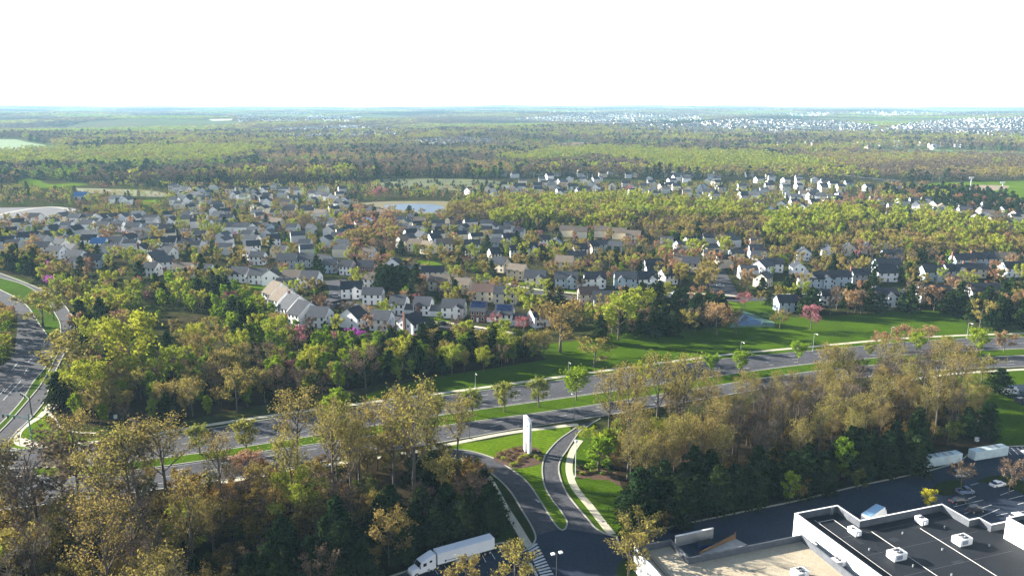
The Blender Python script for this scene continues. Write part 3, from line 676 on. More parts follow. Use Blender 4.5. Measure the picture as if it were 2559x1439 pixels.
HOUSES = []
def house(px, py, L=11, W=8.5, rot=0, wall='white', roof='dark', g=0, feat='', row='', sto=2, det=1, pos=None, zt=0.0, name='house'):
    L *= (.90 if py > 640 else .74); W *= (1.0 if py > 640 else .95)
    if py < 610 and abs(rot) < 12 and int(px*7+py*3) % 4 == 0: rot += 72; L *= .9
    c = pos if pos is not None else G(px, py, 3.0)
    e = bpy.data.objects.new(name, None); C.objects.link(e); e.location = (c.x, c.y, zt); e.rotation_euler = (0, 0, R(rot)); e['category'] = 'house'; e.empty_display_size = .5
    h = 5.4 if sto == 2 else 3.1; rh = W/2*.72
    wm = WALLC[wall]; rm = ROOFC[roof]
    b = MB(); gable_walls(b, L, W, h, rh)
    cg = 'x' in feat                              # front cross gable
    wl = b.build('wall', wm, e)
    r = MB(); gable_roof(r, L, W, h, rh); ro = r.build('roof', rm, e)
    fs = 1 if 'f' in feat else -1                 # which long side shows
    if cg:
        gw = L*.34; gx = -L*.22 if g > 0 else L*.22; gd = 1.6
        q = MB(); y0 = fs*(W/2+gd/2); hh = h+.35
        q.box(gx-gw/2, gx+gw/2, min(fs*(W/2-.1), fs*(W/2+gd)), max(fs*(W/2-.1), fs*(W/2+gd)), 0, h)
        ap = gw/2*.8; yf = fs*(W/2+gd)
        tri = [(gx-gw/2, yf, h), (gx+gw/2, yf, h), (gx, yf, h+ap)]
        q.face(tri if fs < 0 else tri[::-1])
        q.build('gable_bay', WALLC['brick'] if 'b' in feat else wm, e)
        r2 = MB(); yi = 0 if fs < 0 else 0
        for s in (-1, 1):
            xe = gx+s*(gw/2+.35); ze = h-.28
            back = fs*(W/2-ap/.72*.98)
            A = [(xe, yf+fs*.35, ze+.03), (gx, yf+fs*.35, h+ap+.03), (gx, back, h+ap+.03), (xe, fs*(W/2-.05), ze+.03)]
            B = [(p[0], p[1], p[2]+.15) for p in A]
            r2.face(A); r2.face(B[::-1])
            for i in range(4): r2.face([A[i], B[i], B[(i+1) % 4], A[(i+1) % 4]])
        r2.build('bay_roof', rm, ro)
    if g:                                         # garage wing at one end
        gl_, gw_ = 6.2, 6.4; gx = (1 if g > 0 else -1)*(L/2+gl_/2); gy = fs*1.2
        q = MB(); gable_walls(q, gl_, gw_, 2.9, 2.0, gx, gy); ga = q.build('garage', wm, e)
        q = MB(); gable_roof(q, gl_, gw_, 2.9, 2.0, gx, gy, o=.35); q.build('garage_roof', rm, ga)
        if det:
            q = MB(); yy = gy+fs*gw_/2
            q.box(gx-2.4, gx+2.4, min(yy, yy+fs*.06), max(yy, yy+fs*.06), .05, 2.35); q.build('garage_door', M_gdoor, ga)
    if det:
        zs = (1.0, 3.6) if sto == 2 else (1.0,)
        nw = 3 if L < 12 else 4
        for z in zs:
            for i in range(nw):
                x = -L/2+L*(i+.5)/nw
                if cg and abs(x-gx if g == 0 else x-(-L*.22 if g > 0 else L*.22)) < L*.2: y = fs*(W/2+1.6)
                else: y = fs*W/2
                q = MB()
                if z < 2 and i == nw//2:
                    q.box(x-.5, x+.5, min(y, y+fs*.05), max(y, y+fs*.05), .1, 2.2); q.build('door', WALLC['brick'] if wall != 'brick' else M_trim, e); continue
                q.cur = 1; q.box(x-.66, x+.66, min(y, y+fs*.04), max(y, y+fs*.04), z-.12, z+1.52)
                q.cur = 0; q.box(x-.52, x+.52, min(y, y+fs*.07), max(y, y+fs*.07), z, z+1.4)
                q.build('window', [M_glass, M_trim], e)
        for s in (-1, 1):
            if g*s > 0 and sto == 1: continue
            for z, yy in (((3.6, -W*.2), (3.6, W*.22), (1.0, -W*.2)) if not g*s > 0 else ((3.9, 0.0),)):
                x = s*L/2; q = MB()
                q.cur = 1; q.box(min(x, x+s*.04), max(x, x+s*.04), yy-.55, yy+.55, z-.1, z+1.45)
                q.cur = 0; q.box(min(x, x+s*.07), max(x, x+s*.07), yy-.42, yy+.42, z, z+1.33)
                q.build('window', [M_glass, M_trim], e)
        if 'c' in feat or int(c.x) % 5 == 0:
            q = MB(); q.box(-L/2-.75, -L/2-.004, -.6, .6, 0, h+rh+1.2); q.build('chimney', WALLC['brick'], e)
        q = MB(); q.cyl(L*.2, W*.22, h+rh*.4, h+rh*.75+.5, .1, 6); q.build('vent_pipe', M_trim, ro)
    if 'p' in feat:                               # solar panels on the camera-side slope
        sl = rh/(W/2); q = MB()
        for i in range(4):
            for j in range(2):
                x0 = -3.6+i*1.75; y1 = .45+j*1.55
                def pt(x, yy): return (x, fs*(yy), h+rh-yy*sl+.26)
                f = [pt(x0, y1+1.4), pt(x0+1.6, y1+1.4), pt(x0+1.6, y1), pt(x0, y1)]
                q.face(f if fs < 0 else f[::-1])
        q.build('solar_panel', M_panel, ro)
    if 'k' in feat:                               # rear deck on posts
        q = MB(); q.box(-2.4, 2.0, -W/2-3.2, -W/2-.02, 2.5, 2.7)
        for x in (-2.3, 1.9): q.box(x-.1, x+.1, -W/2-3.1, -W/2-2.9, 0, 2.5)
        q.box(-2.4, 2.0, -W/2-3.2, -W/2-3.1, 3.3, 3.4); q.build('deck', mat('deck_wood', (.22, .15, .10), .9, var=.2, scale=2), e)
    HOUSES.append((e, c.x, c.y, max(L, W)/2+(3 if g else 0), wall, roof, row, px if pos is None else project(c.x, c.y, 3)[0], feat, g))
    return e
# ---------------------------------------------------------------- house list: rows of (x, y, L, W, rot, wall, roof, garage, feat)
w_, c_, b_, g_, t_, k_ = 'white', 'cream', 'blue', 'grey', 'tan', 'brick'
D, GR, T, BR, BL = 'dark', 'grey', 'tan', 'brown', 'blue'
ROWS = {
 'the row above the small bright lawn': [(460,679,12,9,-8,c_,T,1,''),(515,683,10,9,-8,w_,GR,1,''),(568,690,10,8,80,w_,D,0,''),(603,690,11,9,-8,w_,GR,1,''),(649,694,11,9,-8,w_,GR,0,''),(679,697,8.5,10,95,w_,D,1,''),(733,698,11,9,-8,w_,T,0,''),(778,702,11,10,-8,w_,GR,0,''),(716,717,11,7,-4,w_,D,0,'')],
 'the stepped row by the small lawn': [(694,738,8,14,-38,w_,T,0,''),(712,754,8,14,-38,w_,T,0,''),(738,774,8.5,15,-38,w_,GR,0,''),(762,789,8.5,14,-36,w_,D,0,''),(801,797,10,10,-12,w_,GR,0,'')],
 'the front street behind the green pear trees': [(884,800,8.5,11,60,w_,D,0,''),(955,805,10,9,-12,w_,GR,0,''),(1027,815,9,10,55,w_,D,1,''),(1352,796,12,8,25,w_,D,0,'')],
 'the main row facing the near street': [(998,766,8.5,10,-10,w_,GR,1,'x'),(1059,769,9,9,-10,w_,GR,1,'xb'),(1135,775,12,9,-8,w_,GR,0,'x'),(1198,783,8,10,-8,'brick',GR,1,'p'),(1262,791,9,10,-8,w_,GR,1,'px'),(1510,754,12,9,-3,g_,GR,0,''),(1470,742,11,9,5,t_,BR,0,'')],
 'the second row above the near street': [(880,728,12,9,5,w_,D,0,'x'),(934,743,11,8,-5,w_,GR,0,''),(921,704,10,8,-12,w_,T,0,''),(1100,710,12,9,-12,c_,T,0,''),(1158,718,10,8,-20,c_,T,0,''),(1210,735,13,9,-10,c_,BR,0,''),(1264,741,13,8.5,-6,c_,GR,0,''),(1082,686,14,8,4,w_,D,0,'')],
 'the gables beside the pine block': [(870,672,8,9,-15,w_,D,0,''),(915,673,11,8.5,-8,'brick',D,0,''),(984,668,8.5,10,88,w_,D,0,'x'),(1024,683,7,7,-10,b_,GR,0,''),(923,636,10,8,-12,w_,T,0,'')],
 'the long street of big front gables': [(1338,700,13,10,-6,c_,GR,0,'x'),(1415,703,14,9,-4,b_,GR,0,'x'),(1486,703,13,9,0,w_,D,-1,'x'),(1562,703,13,9,0,b_,GR,1,'x'),(1616,703,12,10,4,w_,D,0,'x'),(1668,695,9,9,20,w_,D,0,'')],
 'the cluster above the long street': [(1294,683,12,9,-25,t_,T,0,''),(1250,665,11,9,-30,c_,D,0,''),(1412,661,12,9,-18,c_,T,0,''),(1441,647,12,8,0,c_,D,0,''),(1235,640,9,10,20,c_,D,0,''),(1287,631,9,8,5,w_,D,0,''),(1325,625,12,9,10,w_,D,0,'x'),(1245,612,10,9,-20,g_,D,0,''),(1270,600,11,8,10,w_,D,0,''),(1391,612,9,8,92,b_,D,0,''),(1362,605,10,8,0,w_,D,0,''),(1450,628,12,9,5,w_,D,0,''),(1480,621,8,9,30,c_,D,0,''),(1507,617,14,8,-2,g_,D,0,''),(1538,621,12,8,-15,g_,GR,0,''),(1632,668,12,8,8,w_,D,0,''),(1635,684,11,8,5,w_,D,0,'')],
 'the hazy cream row under the lime wood': [(1416,581,14,9,-5,c_,T,0,''),(1451,584,13,9,-5,c_,T,0,''),(1503,582,15,9,-8,c_,T,0,''),(1547,587,14,9,-12,c_,T,0,''),(1583,594,14,9,-14,c_,T,0,'')],
 'the street right of the orange trees': [(1731,611,15,10,15,w_,D,0,'x'),(1702,660,9,8,-10,w_,T,0,''),(1728,664,11,9,-25,t_,D,0,''),(1888,632,12,10,-5,w_,D,0,''),(1898,646,9,8,-30,w_,D,0,''),(1905,672,11,10,40,w_,GR,0,''),(1931,666,12,8,-5,w_,D,0,''),(1906,702,9,8,50,c_,GR,0,''),(1964,762,11,8,3,b_,D,0,'')],
 'the gable peaks among tan trees': [(2009,638,10,9,75,w_,D,0,''),(2069,631,10,9,75,w_,D,0,''),(2121,627,9,9,75,c_,GR,0,''),(2169,623,8,8,75,w_,D,0,''),(2211,621,8,8,70,w_,GR,0,''),(2254,618,8,8,75,w_,GR,0,''),(2226,642,13,7,-2,g_,D,0,''),(1993,675,9,8,85,w_,D,0,'')],
 'the navy-roofed row at right': [(2017,703,8,10,80,w_,D,0,''),(2046,703,15,9,0,b_,D,0,'x'),(2095,698,13,8,2,b_,D,0,''),(2148,693,11,8,0,g_,D,0,''),(2215,668,16,9,0,b_,D,0,''),(2210,688,13,9,3,w_,D,0,''),(2327,686,13,9,0,b_,D,0,'x'),(2384,683,14,9,3,b_,D,0,'x'),(2432,679,13,8,-4,c_,D,0,''),(2406,655,15,9,0,b_,D,0,''),(2453,652,15,9,0,b_,D,0,''),(2505,652,15,9,-3,c_,T,0,''),(2523,677,11,9,5,w_,D,0,''),(2555,676,10,9,5,w_,D,0,'x')],
 'the row behind the roadside pines': [(2205,746,14,9,-3,w_,D,0,'x'),(2186,742,8,8,60,w_,D,0,''),(2330,738,17,9,-3,w_,D,0,''),(2455,735,17,10,-3,w_,D,0,''),(2069,746,9,7,0,w_,D,0,'')],
 'the upper long row at far left': [(90,548,12,9,-5,w_,D,0,''),(132,560,9,9,80,w_,GR,0,''),(158,546,12,9,-5,c_,GR,0,''),(189,549,13,9,-5,w_,GR,0,''),(222,549,14,9,-5,w_,D,0,''),(243,551,8,9,-50,w_,D,0,''),(259,550,10,9,70,w_,D,0,''),(280,548,14,8,0,w_,D,0,''),(311,547,10,9,75,w_,GR,0,''),(341,550,10,9,70,w_,GR,0,''),(379,552,16,9,-5,g_,D,0,''),(429,557,12,9,85,w_,D,0,''),(470,553,12,9,-5,c_,D,0,''),(503,551,14,9,0,w_,D,0,''),(518,564,10,9,-10,w_,D,0,''),(568,551,15,9,-2,b_,D,0,''),(221,566,13,9,-5,w_,GR,0,''),(260,570,13,9,-5,w_,GR,0,''),(296,569,13,9,-5,w_,GR,0,''),(336,573,15,9,-3,w_,GR,0,''),(379,575,15,9,-3,b_,GR,0,''),(417,577,13,9,0,w_,D,0,''),(573,572,12,9,-3,w_,D,0,''),(606,573,16,9,-4,w_,GR,0,''),(637,573,9,9,80,w_,D,0,''),(684,574,9,9,80,b_,GR,0,''),(661,572,10,8,-20,w_,D,0,'')],
 'the blue-shaded cluster at far left': [(75,598,19,9,5,b_,D,0,''),(140,594,19,9,3,b_,D,0,''),(188,580,14,9,0,g_,D,0,''),(16,609,16,9,12,b_,D,0,''),(226,605,14,9,5,w_,D,0,''),(180,607,13,9,-5,g_,D,0,''),(155,615,13,9,-25,w_,D,0,''),(109,623,15,9,-2,w_,D,0,''),(143,634,13,9,-10,w_,GR,0,''),(182,629,11,9,-25,t_,GR,0,''),(192,646,12,9,-10,w_,GR,0,''),(250,613,13,9,5,w_,BL,0,''),(293,609,13,9,-5,g_,D,0,''),(322,602,13,9,0,w_,D,0,''),(236,655,12,9,4,b_,D,0,''),(356,629,10,10,80,w_,D,0,''),(395,611,12,9,5,w_,D,0,''),(426,611,12,9,5,w_,D,0,''),(391,649,11,9,50,c_,GR,0,''),(422,637,11,9,-20,w_,D,0,''),(414,661,11,9,20,w_,GR,0,''),(382,676,9,8,-10,w_,D,0,''),(200,659,9,7,-5,w_,GR,0,'')],
 'the white houses in the left middle': [(439,608,12,9,5,w_,D,0,''),(502,606,10,9,70,w_,D,0,''),(472,612,11,8,-5,g_,D,0,''),(634,620,12,9,20,w_,D,0,''),(684,603,12,9,20,w_,D,0,''),(625,636,9,8,-30,w_,GR,0,''),(646,648,10,8,-5,w_,GR,0,''),(720,656,13,10,-3,g_,GR,0,''),(767,654,12,9,-8,g_,GR,0,''),(811,659,11,9,-25,b_,D,0,''),(827,668,9,8,0,b_,GR,0,'')],
 'the crowded cluster at upper left centre': [(465,478,13,9,-20,w_,D,0,''),(500,476,13,8,0,b_,D,0,''),(494,491,15,8,-20,w_,GR,0,''),(518,503,11,9,0,b_,D,0,''),(533,474,11,8,-20,b_,GR,0,''),(576,477,14,9,5,w_,D,0,''),(589,491,15,9,3,w_,D,0,''),(613,496,12,9,-15,w_,GR,0,''),(637,483,11,9,85,g_,D,0,''),(659,480,7,8,85,w_,D,0,''),(669,494,12,9,0,w_,D,0,''),(670,508,9,9,80,w_,GR,0,''),(437,504,11,8,-5,w_,GR,0,''),(472,504,11,9,0,w_,D,0,''),(641,521,11,9,60,w_,D,0,''),(710,477,16,8,0,w_,GR,0,''),(746,480,13,8,-5,w_,GR,0,''),(538,530,9,9,80,w_,D,0,'')],
 'the slanting terrace left of the pond': [(785,488,14,9,-15,w_,D,0,''),(802,491,13,9,-20,w_,GR,0,''),(818,494,12,9,-25,w_,D,0,''),(836,502,12,10,-30,w_,GR,0,''),(850,512,12,10,-30,w_,D,0,''),(724,530,15,9,-5,c_,D,0,''),(771,531,15,8,0,c_,D,0,''),(802,538,16,9,-20,c_,T,0,''),(807,548,14,9,-25,b_,GR,0,''),(833,561,11,9,-30,w_,D,0,''),(668,556,14,9,-20,c_,BR,0,''),(693,561,13,9,-20,c_,T,0,''),(778,576,8,8,-20,g_,GR,0,''),(906,526,12,8,-5,w_,BR,0,''),(934,532,13,9,-15,w_,GR,0,''),(952,538,12,9,-20,c_,T,0,'')],
 'the houses below the pond': [(901,562,12,9,25,w_,GR,0,''),(918,560,11,8,-25,w_,BL,0,''),(880,579,11,9,5,b_,D,0,''),(1030,549,10,8,-10,b_,GR,0,''),(1049,557,12,8,-5,c_,T,0,''),(1048,569,14,9,15,w_,D,0,''),(1026,589,12,9,30,w_,D,0,''),(1020,602,11,9,40,c_,GR,0,''),(1054,597,10,10,-40,g_,GR,0,''),(1085,601,11,10,30,w_,D,0,''),(1104,583,13,8,10,b_,D,0,''),(1160,576,11,8,-10,g_,D,0,''),(1007,608,10,9,40,c_,T,0,''),(1040,616,13,9,-15,c_,T,0,''),(1071,622,11,9,-35,c_,T,0,''),(1111,615,15,9,5,c_,T,0,''),(1180,617,14,8,2,w_,D,0,''),(1174,632,8,8,5,w_,T,0,'')],
 'the far row right of the nursery field': [(1172,480,10,9,50,w_,D,0,''),(1222,474,15,9,-5,c_,D,0,''),(1231,484,11,8,-30,b_,GR,0,''),(1266,465,16,9,0,w_,D,0,''),(1302,469,15,9,0,b_,D,0,''),(1343,467,14,9,0,b_,D,0,''),(1346,477,13,9,0,w_,D,0,''),(1373,443,13,9,20,w_,D,0,''),(1379,458,11,9,-15,b_,D,0,''),(1394,474,15,9,0,b_,D,0,''),(1430,426,11,9,-5,c_,D,0,''),(1432,470,16,9,0,w_,D,0,''),(1465,477,13,8,-5,g_,D,0,''),(1475,436,10,8,5,w_,D,0,''),(1490,472,11,9,70,w_,D,0,''),(1527,430,14,8,0,w_,D,0,''),(1531,469,9,9,85,c_,GR,0,''),(1402,488,8,9,70,w_,D,0,''),(1589,438,9,8,60,t_,BR,0,''),(1564,462,13,9,-3,g_,D,0,'')],
 'the bright dense cluster above the lime wood': [(1582,485,14,11,15,w_,D,0,'p'),(1576,500,12,9,60,w_,D,0,''),(1611,470,14,9,-5,t_,D,0,''),(1636,464,13,9,0,b_,D,0,''),(1630,481,10,8,-20,w_,GR,0,''),(1672,466,14,9,0,w_,D,0,''),(1693,442,14,8,-5,w_,GR,0,''),(1690,469,13,9,0,w_,D,0,''),(1720,478,10,9,80,w_,D,0,''),(1716,450,14,9,-8,w_,GR,0,''),(1759,469,14,8,-2,b_,D,0,''),(1778,445,12,8,-20,b_,GR,0,''),(1792,450,12,8,-20,w_,D,0,''),(1769,484,16,9,-12,w_,GR,0,''),(1746,494,13,9,-5,b_,D,0,''),(1792,500,13,11,-20,w_,GR,0,''),(1797,508,11,9,-20,w_,D,0,'')],
 'the white cluster right of centre': [(1923,467,15,9,-5,w_,D,0,''),(1959,466,8,9,80,w_,GR,0,''),(1998,464,8,9,85,w_,GR,0,''),(2056,469,13,9,0,w_,D,0,''),(2083,463,16,9,0,w_,D,0,''),(1857,490,13,9,20,w_,GR,0,''),(1885,491,14,9,-25,w_,GR,0,''),(1889,483,12,8,-5,b_,GR,0,''),(1988,497,14,9,-15,w_,GR,0,''),(2010,488,15,9,-10,w_,T,0,''),(2028,493,13,9,20,w_,GR,0,''),(2051,495,14,9,-15,w_,GR,0,''),(2081,500,14,9,-15,w_,GR,0,''),(2098,489,8,9,85,w_,D,0,''),(1896,509,11,9,-35,w_,D,0,''),(1953,515,15,9,-5,w_,D,0,''),(1975,529,11,9,20,w_,D,0,''),(1926,529,8,9,80,w_,D,0,''),(2002,521,10,9,60,w_,D,0,''),(2035,511,14,9,5,w_,D,0,''),(2068,509,11,9,15,w_,D,0,''),(2093,504,13,9,10,w_,D,0,''),(2118,527,9,8,70,w_,GR,0,'')],
 'the houses below the playing field': [(2167,471,12,9,20,w_,GR,0,''),(2120,461,12,9,0,b_,D,0,''),(2250,477,12,9,-15,w_,GR,0,''),(2272,480,14,9,-15,b_,GR,0,''),(2290,518,15,9,-10,w_,GR,0,''),(2311,524,11,9,-25,w_,T,0,''),(2268,537,10,9,60,w_,D,0,''),(2322,535,13,8,-5,b_,GR,0,''),(2353,523,15,9,-5,c_,T,0,''),(2410,532,15,9,-8,w_,GR,0,''),(2466,539,14,8,-10,t_,T,0,''),(2476,572,12,9,-10,c_,T,0,''),(2503,553,14,9,-20,w_,GR,0,''),(2536,568,14,10,-20,b_,GR,0,''),(2546,526,16,8,0,w_,D,0,''),(1894,561,8,8,85,w_,D,0,'')],
 'the open ground left of the lane': [(205,494,17,11,5,b_,BL,0,''),(292,502,16,10,-10,w_,GR,0,'x'),(318,504,11,9,80,w_,GR,0,'')],
}
for row, L_ in ROWS.items():
    for (x, y, l, wd, rot, wl, rf, gg, ft) in L_:
        house(x, y, l, wd, rot, wl, rf, gg, ft, row, det=1 if y > 590 else 0)
MIDH = [(1540,357,20),(1600,356,16),(2015,377,16),(2175,374,18),(2330,374,9),(600,390,14)]
for i, (x, y, l) in enumerate(MIDH):
    p = GT(x, y); house(x, y, l, 9, (i*37) % 50-25, ('white', 'cream', 'grey', 'tan')[i % 4], ('dark', 'grey', 'tan')[i % 3], 0, '', 'the lanes under the horizon', det=0, pos=p, zt=p.z)
HX = np.array([(h[1], h[2], h[3]) for h in HOUSES])

# distant estates, too many to count: one object
def distant_houses():
    rng = np.random.default_rng(5)
    V = []; F = []; MI = []
    def add(x, y, L, W, rot, wi, ri, h=8.0):
        z = float(hills(x, y)); rh = W*.33; c, s = math.cos(rot), math.sin(rot)
        P = [(-L/2,-W/2,-1),(L/2,-W/2,-1),(L/2,W/2,-1),(-L/2,W/2,-1),(-L/2,-W/2,h),(L/2,-W/2,h),(L/2,W/2,h),(-L/2,W/2,h),(L/2,0,h+rh),(-L/2,0,h+rh)]
        i = len(V); V.extend([(x+p[0]*c-p[1]*s, y+p[0]*s+p[1]*c, z+p[2]) for p in P])
        for f, m_ in (((0,1,5,4),wi),((2,3,7,6),wi),((1,2,6,8,5),wi),((3,0,4,9,7),wi),((4,5,8,9),ri),((6,7,9,8),ri)):
            F.append(tuple(i+k for k in f)); MI.append(m_)
    polys = [([(1650,330),(1720,312),(1860,300),(2100,306),(2190,318),(2170,334),(2000,340),(1800,342)], 1400, 24), ([(2190,332),(2270,312),(2400,300),(2600,296),(2660,300),(2660,350),(2480,352),(2300,340)], 1400, 24),
             ([(1280,300),(1480,283),(1740,288),(1760,304),(1560,314),(1420,308)], 900, 40), ([(680,350),(700,326),(860,318),(1010,330),(1000,350),(840,352)], 600, 18), ([(590,306),(600,290),(720,284),(900,294),(880,306)], 420, 40),
             ([(1500,320),(1680,314),(1700,330),(1560,336)], 160, 30), ([(1000,355),(1180,350),(1280,362),(1100,366)], 90, 30), ([(1860,285),(2200,278),(2559,280),(2559,292),(2000,292)], 260, 60), ([(950,276),(1400,275),(1700,281),(1300,284),(1000,284)], 200, 80), ([(1820,355),(2400,350),(2420,372),(1900,372)], 60, 30),
             ([(1250,438),(1480,425),(1800,436),(2110,462),(2120,500),(2000,520),(1900,505),(1650,498),(1250,485)], -80, 0), ([(430,470),(860,475),(900,530),(860,560),(560,560),(430,520)], -38, 0), ([(2150,505),(2559,515),(2559,580),(2200,565)], -34, 0), ([(0,560),(430,545),(860,590),(860,650),(560,650),(430,640),(0,640)], -45, 0), ([(1640,612),(1900,600),(1900,700),(1760,690)], -14, 0), ([(1000,560),(1300,575),(1300,600),(1020,620)], -24, 0)]
    for poly, n, sp in polys:
        X = np.array(poly); x0, y0 = X.min(0); x1, y1 = X.max(0); a, tries = 0, 0; occ = set()
        rots = {}
        while n < 0 and a < -n and tries < 6000:
            tries += 1; px = rng.uniform(x0, x1); py = rng.uniform(y0, y1)
            if not inpoly([px], [py], poly)[0]: continue
            p = G(px, py, 0)
            if min(math.hypot(p.x-q[1], p.y-q[2]) for q in HOUSES) < 14.5 or (len(MIDX) and min(math.hypot(p.x-q[0], p.y-q[1]) for q in MIDX) < 15): continue
            MIDX.append((p.x, p.y, 6.0)); add(p.x, p.y, rng.uniform(8.5, 11), rng.uniform(7.5, 9), R(rng.choice([0, -10, 75, 20])), int(rng.random() < .3), 2+int(rng.random() < .4), 5.4); a += 1
        while n > 0 and a < n and tries < n*60:
            tries += 1
            px = rng.uniform(x0, x1); t = rng.random(); py = y0+(y1-y0)*t
            if not inpoly([px], [py], poly)[0]: continue
            p = GT(px, py)
            # snap to curving streets
            blk = (round(p.x/140), round(p.y/140)); rots.setdefault(blk, rng.uniform(-.6, .6)); r = rots[blk]
            u = p.x*math.cos(r)+p.y*math.sin(r); v = -p.x*math.sin(r)+p.y*math.cos(r)
            u = round(u/15)*15; v = round(v/28)*28+(6 if rng.random() < .5 else -6)
            if (round(u), round(v), blk) in occ: continue
            occ.add((round(u), round(v), blk))
            x = u*math.cos(r)-v*math.sin(r); y = u*math.sin(r)+v*math.cos(r)
            if math.hypot(x, y) < 1900: continue
            add(x, y, rng.uniform(11, 15)*(2.5 if rng.random() < .04 else 1), rng.uniform(8.5, 11), r+(1.57 if rng.random() < .25 else 0), int(rng.random() < .25), 2+int(rng.random() < .4)); a += 1
            DHX.append((x, y))
    me = bpy.data.meshes.new('distant_houses'); me.from_pydata(V, [], F)
    for m_ in (mat('pale_far_siding', (.50, .51, .52), .8, var=.15, scale=.02), WALLC['cream'], ROOFC['dark'], ROOFC['grey']): me.materials.append(m_)  # distant walls take a pale grey in place of the white siding
    me.polygons.foreach_set('material_index', MI); me.update()
    tag(link('distant_houses', me), 'mass of pale houses of the distant estates under the horizon', 'houses', kind='stuff')
DHX = []; MIDX = []
distant_houses()
HX = np.concatenate([HX, np.array(MIDX)])

# ---------------------------------------------------------------- trees placed by eye
HERO = []
def hero(key, px, py, top, label, group, lod='near', sz=None, var=None, wide=1.0):
    p = G(px, py); d = SP[key]
    pz = math.degrees(PITCH)+math.degrees(math.atan((py-719.5)/FPX)); dep = project(p.x, p.y, 0)[2]
    hgt = (py-top)/(FPX/dep)/math.cos(R(pz))
    s = hgt/d['Ht']; v = var if var is not None else int(px) % len(d[lod])
    s /= (1+.1*(v-1)) if len(d[lod]) == 3 or v < 2 else 1
    e = plant(key, p.x, p.y, s*wide, lod=lod, var=v, label=label, group=group, z=.15, sz=s)
    HERO.append((p.x, p.y, hgt*.3)); return e
for i, (x, y, t, k2) in enumerate([(500,1136,1068,'median'),(617,1132,1056,'median'),(845,1085,973,'green'),(1093,1046,997,'median'),(1181,1038,977,'median'),(1261,1029,963,'median'),(1346,1017,950,'median'),(1440,1000,931,'ball'),(1611,965,912,'lime'),(1775,936,892,'ball'),(1848,932,886,'ball'),(1995,906,860,'ball'),(2170,893,858,'median'),(2290,882,838,'ball'),(2365,882,843,'median'),(2440,884,830,'ball'),(2508,880,832,'orange')]):
    nm = ['small', 'slim', 'large round bright green', 'small low', 'slim', 'even oval', 'tall oval', 'yellow-green lollipop', 'half-hidden', 'round yellow', 'round yellow', 'round yellow', 'small tan', 'bright green ball-shaped', 'thin brown-green', 'big bright green ball-shaped', 'bare brownish'][i]
    hero(k2, x, y, t, f'{nm} tree standing on the road median, {ORD[i]} from the left', 'trees along the road median', wide=1.15 if k2 == 'ball' else 1.3)
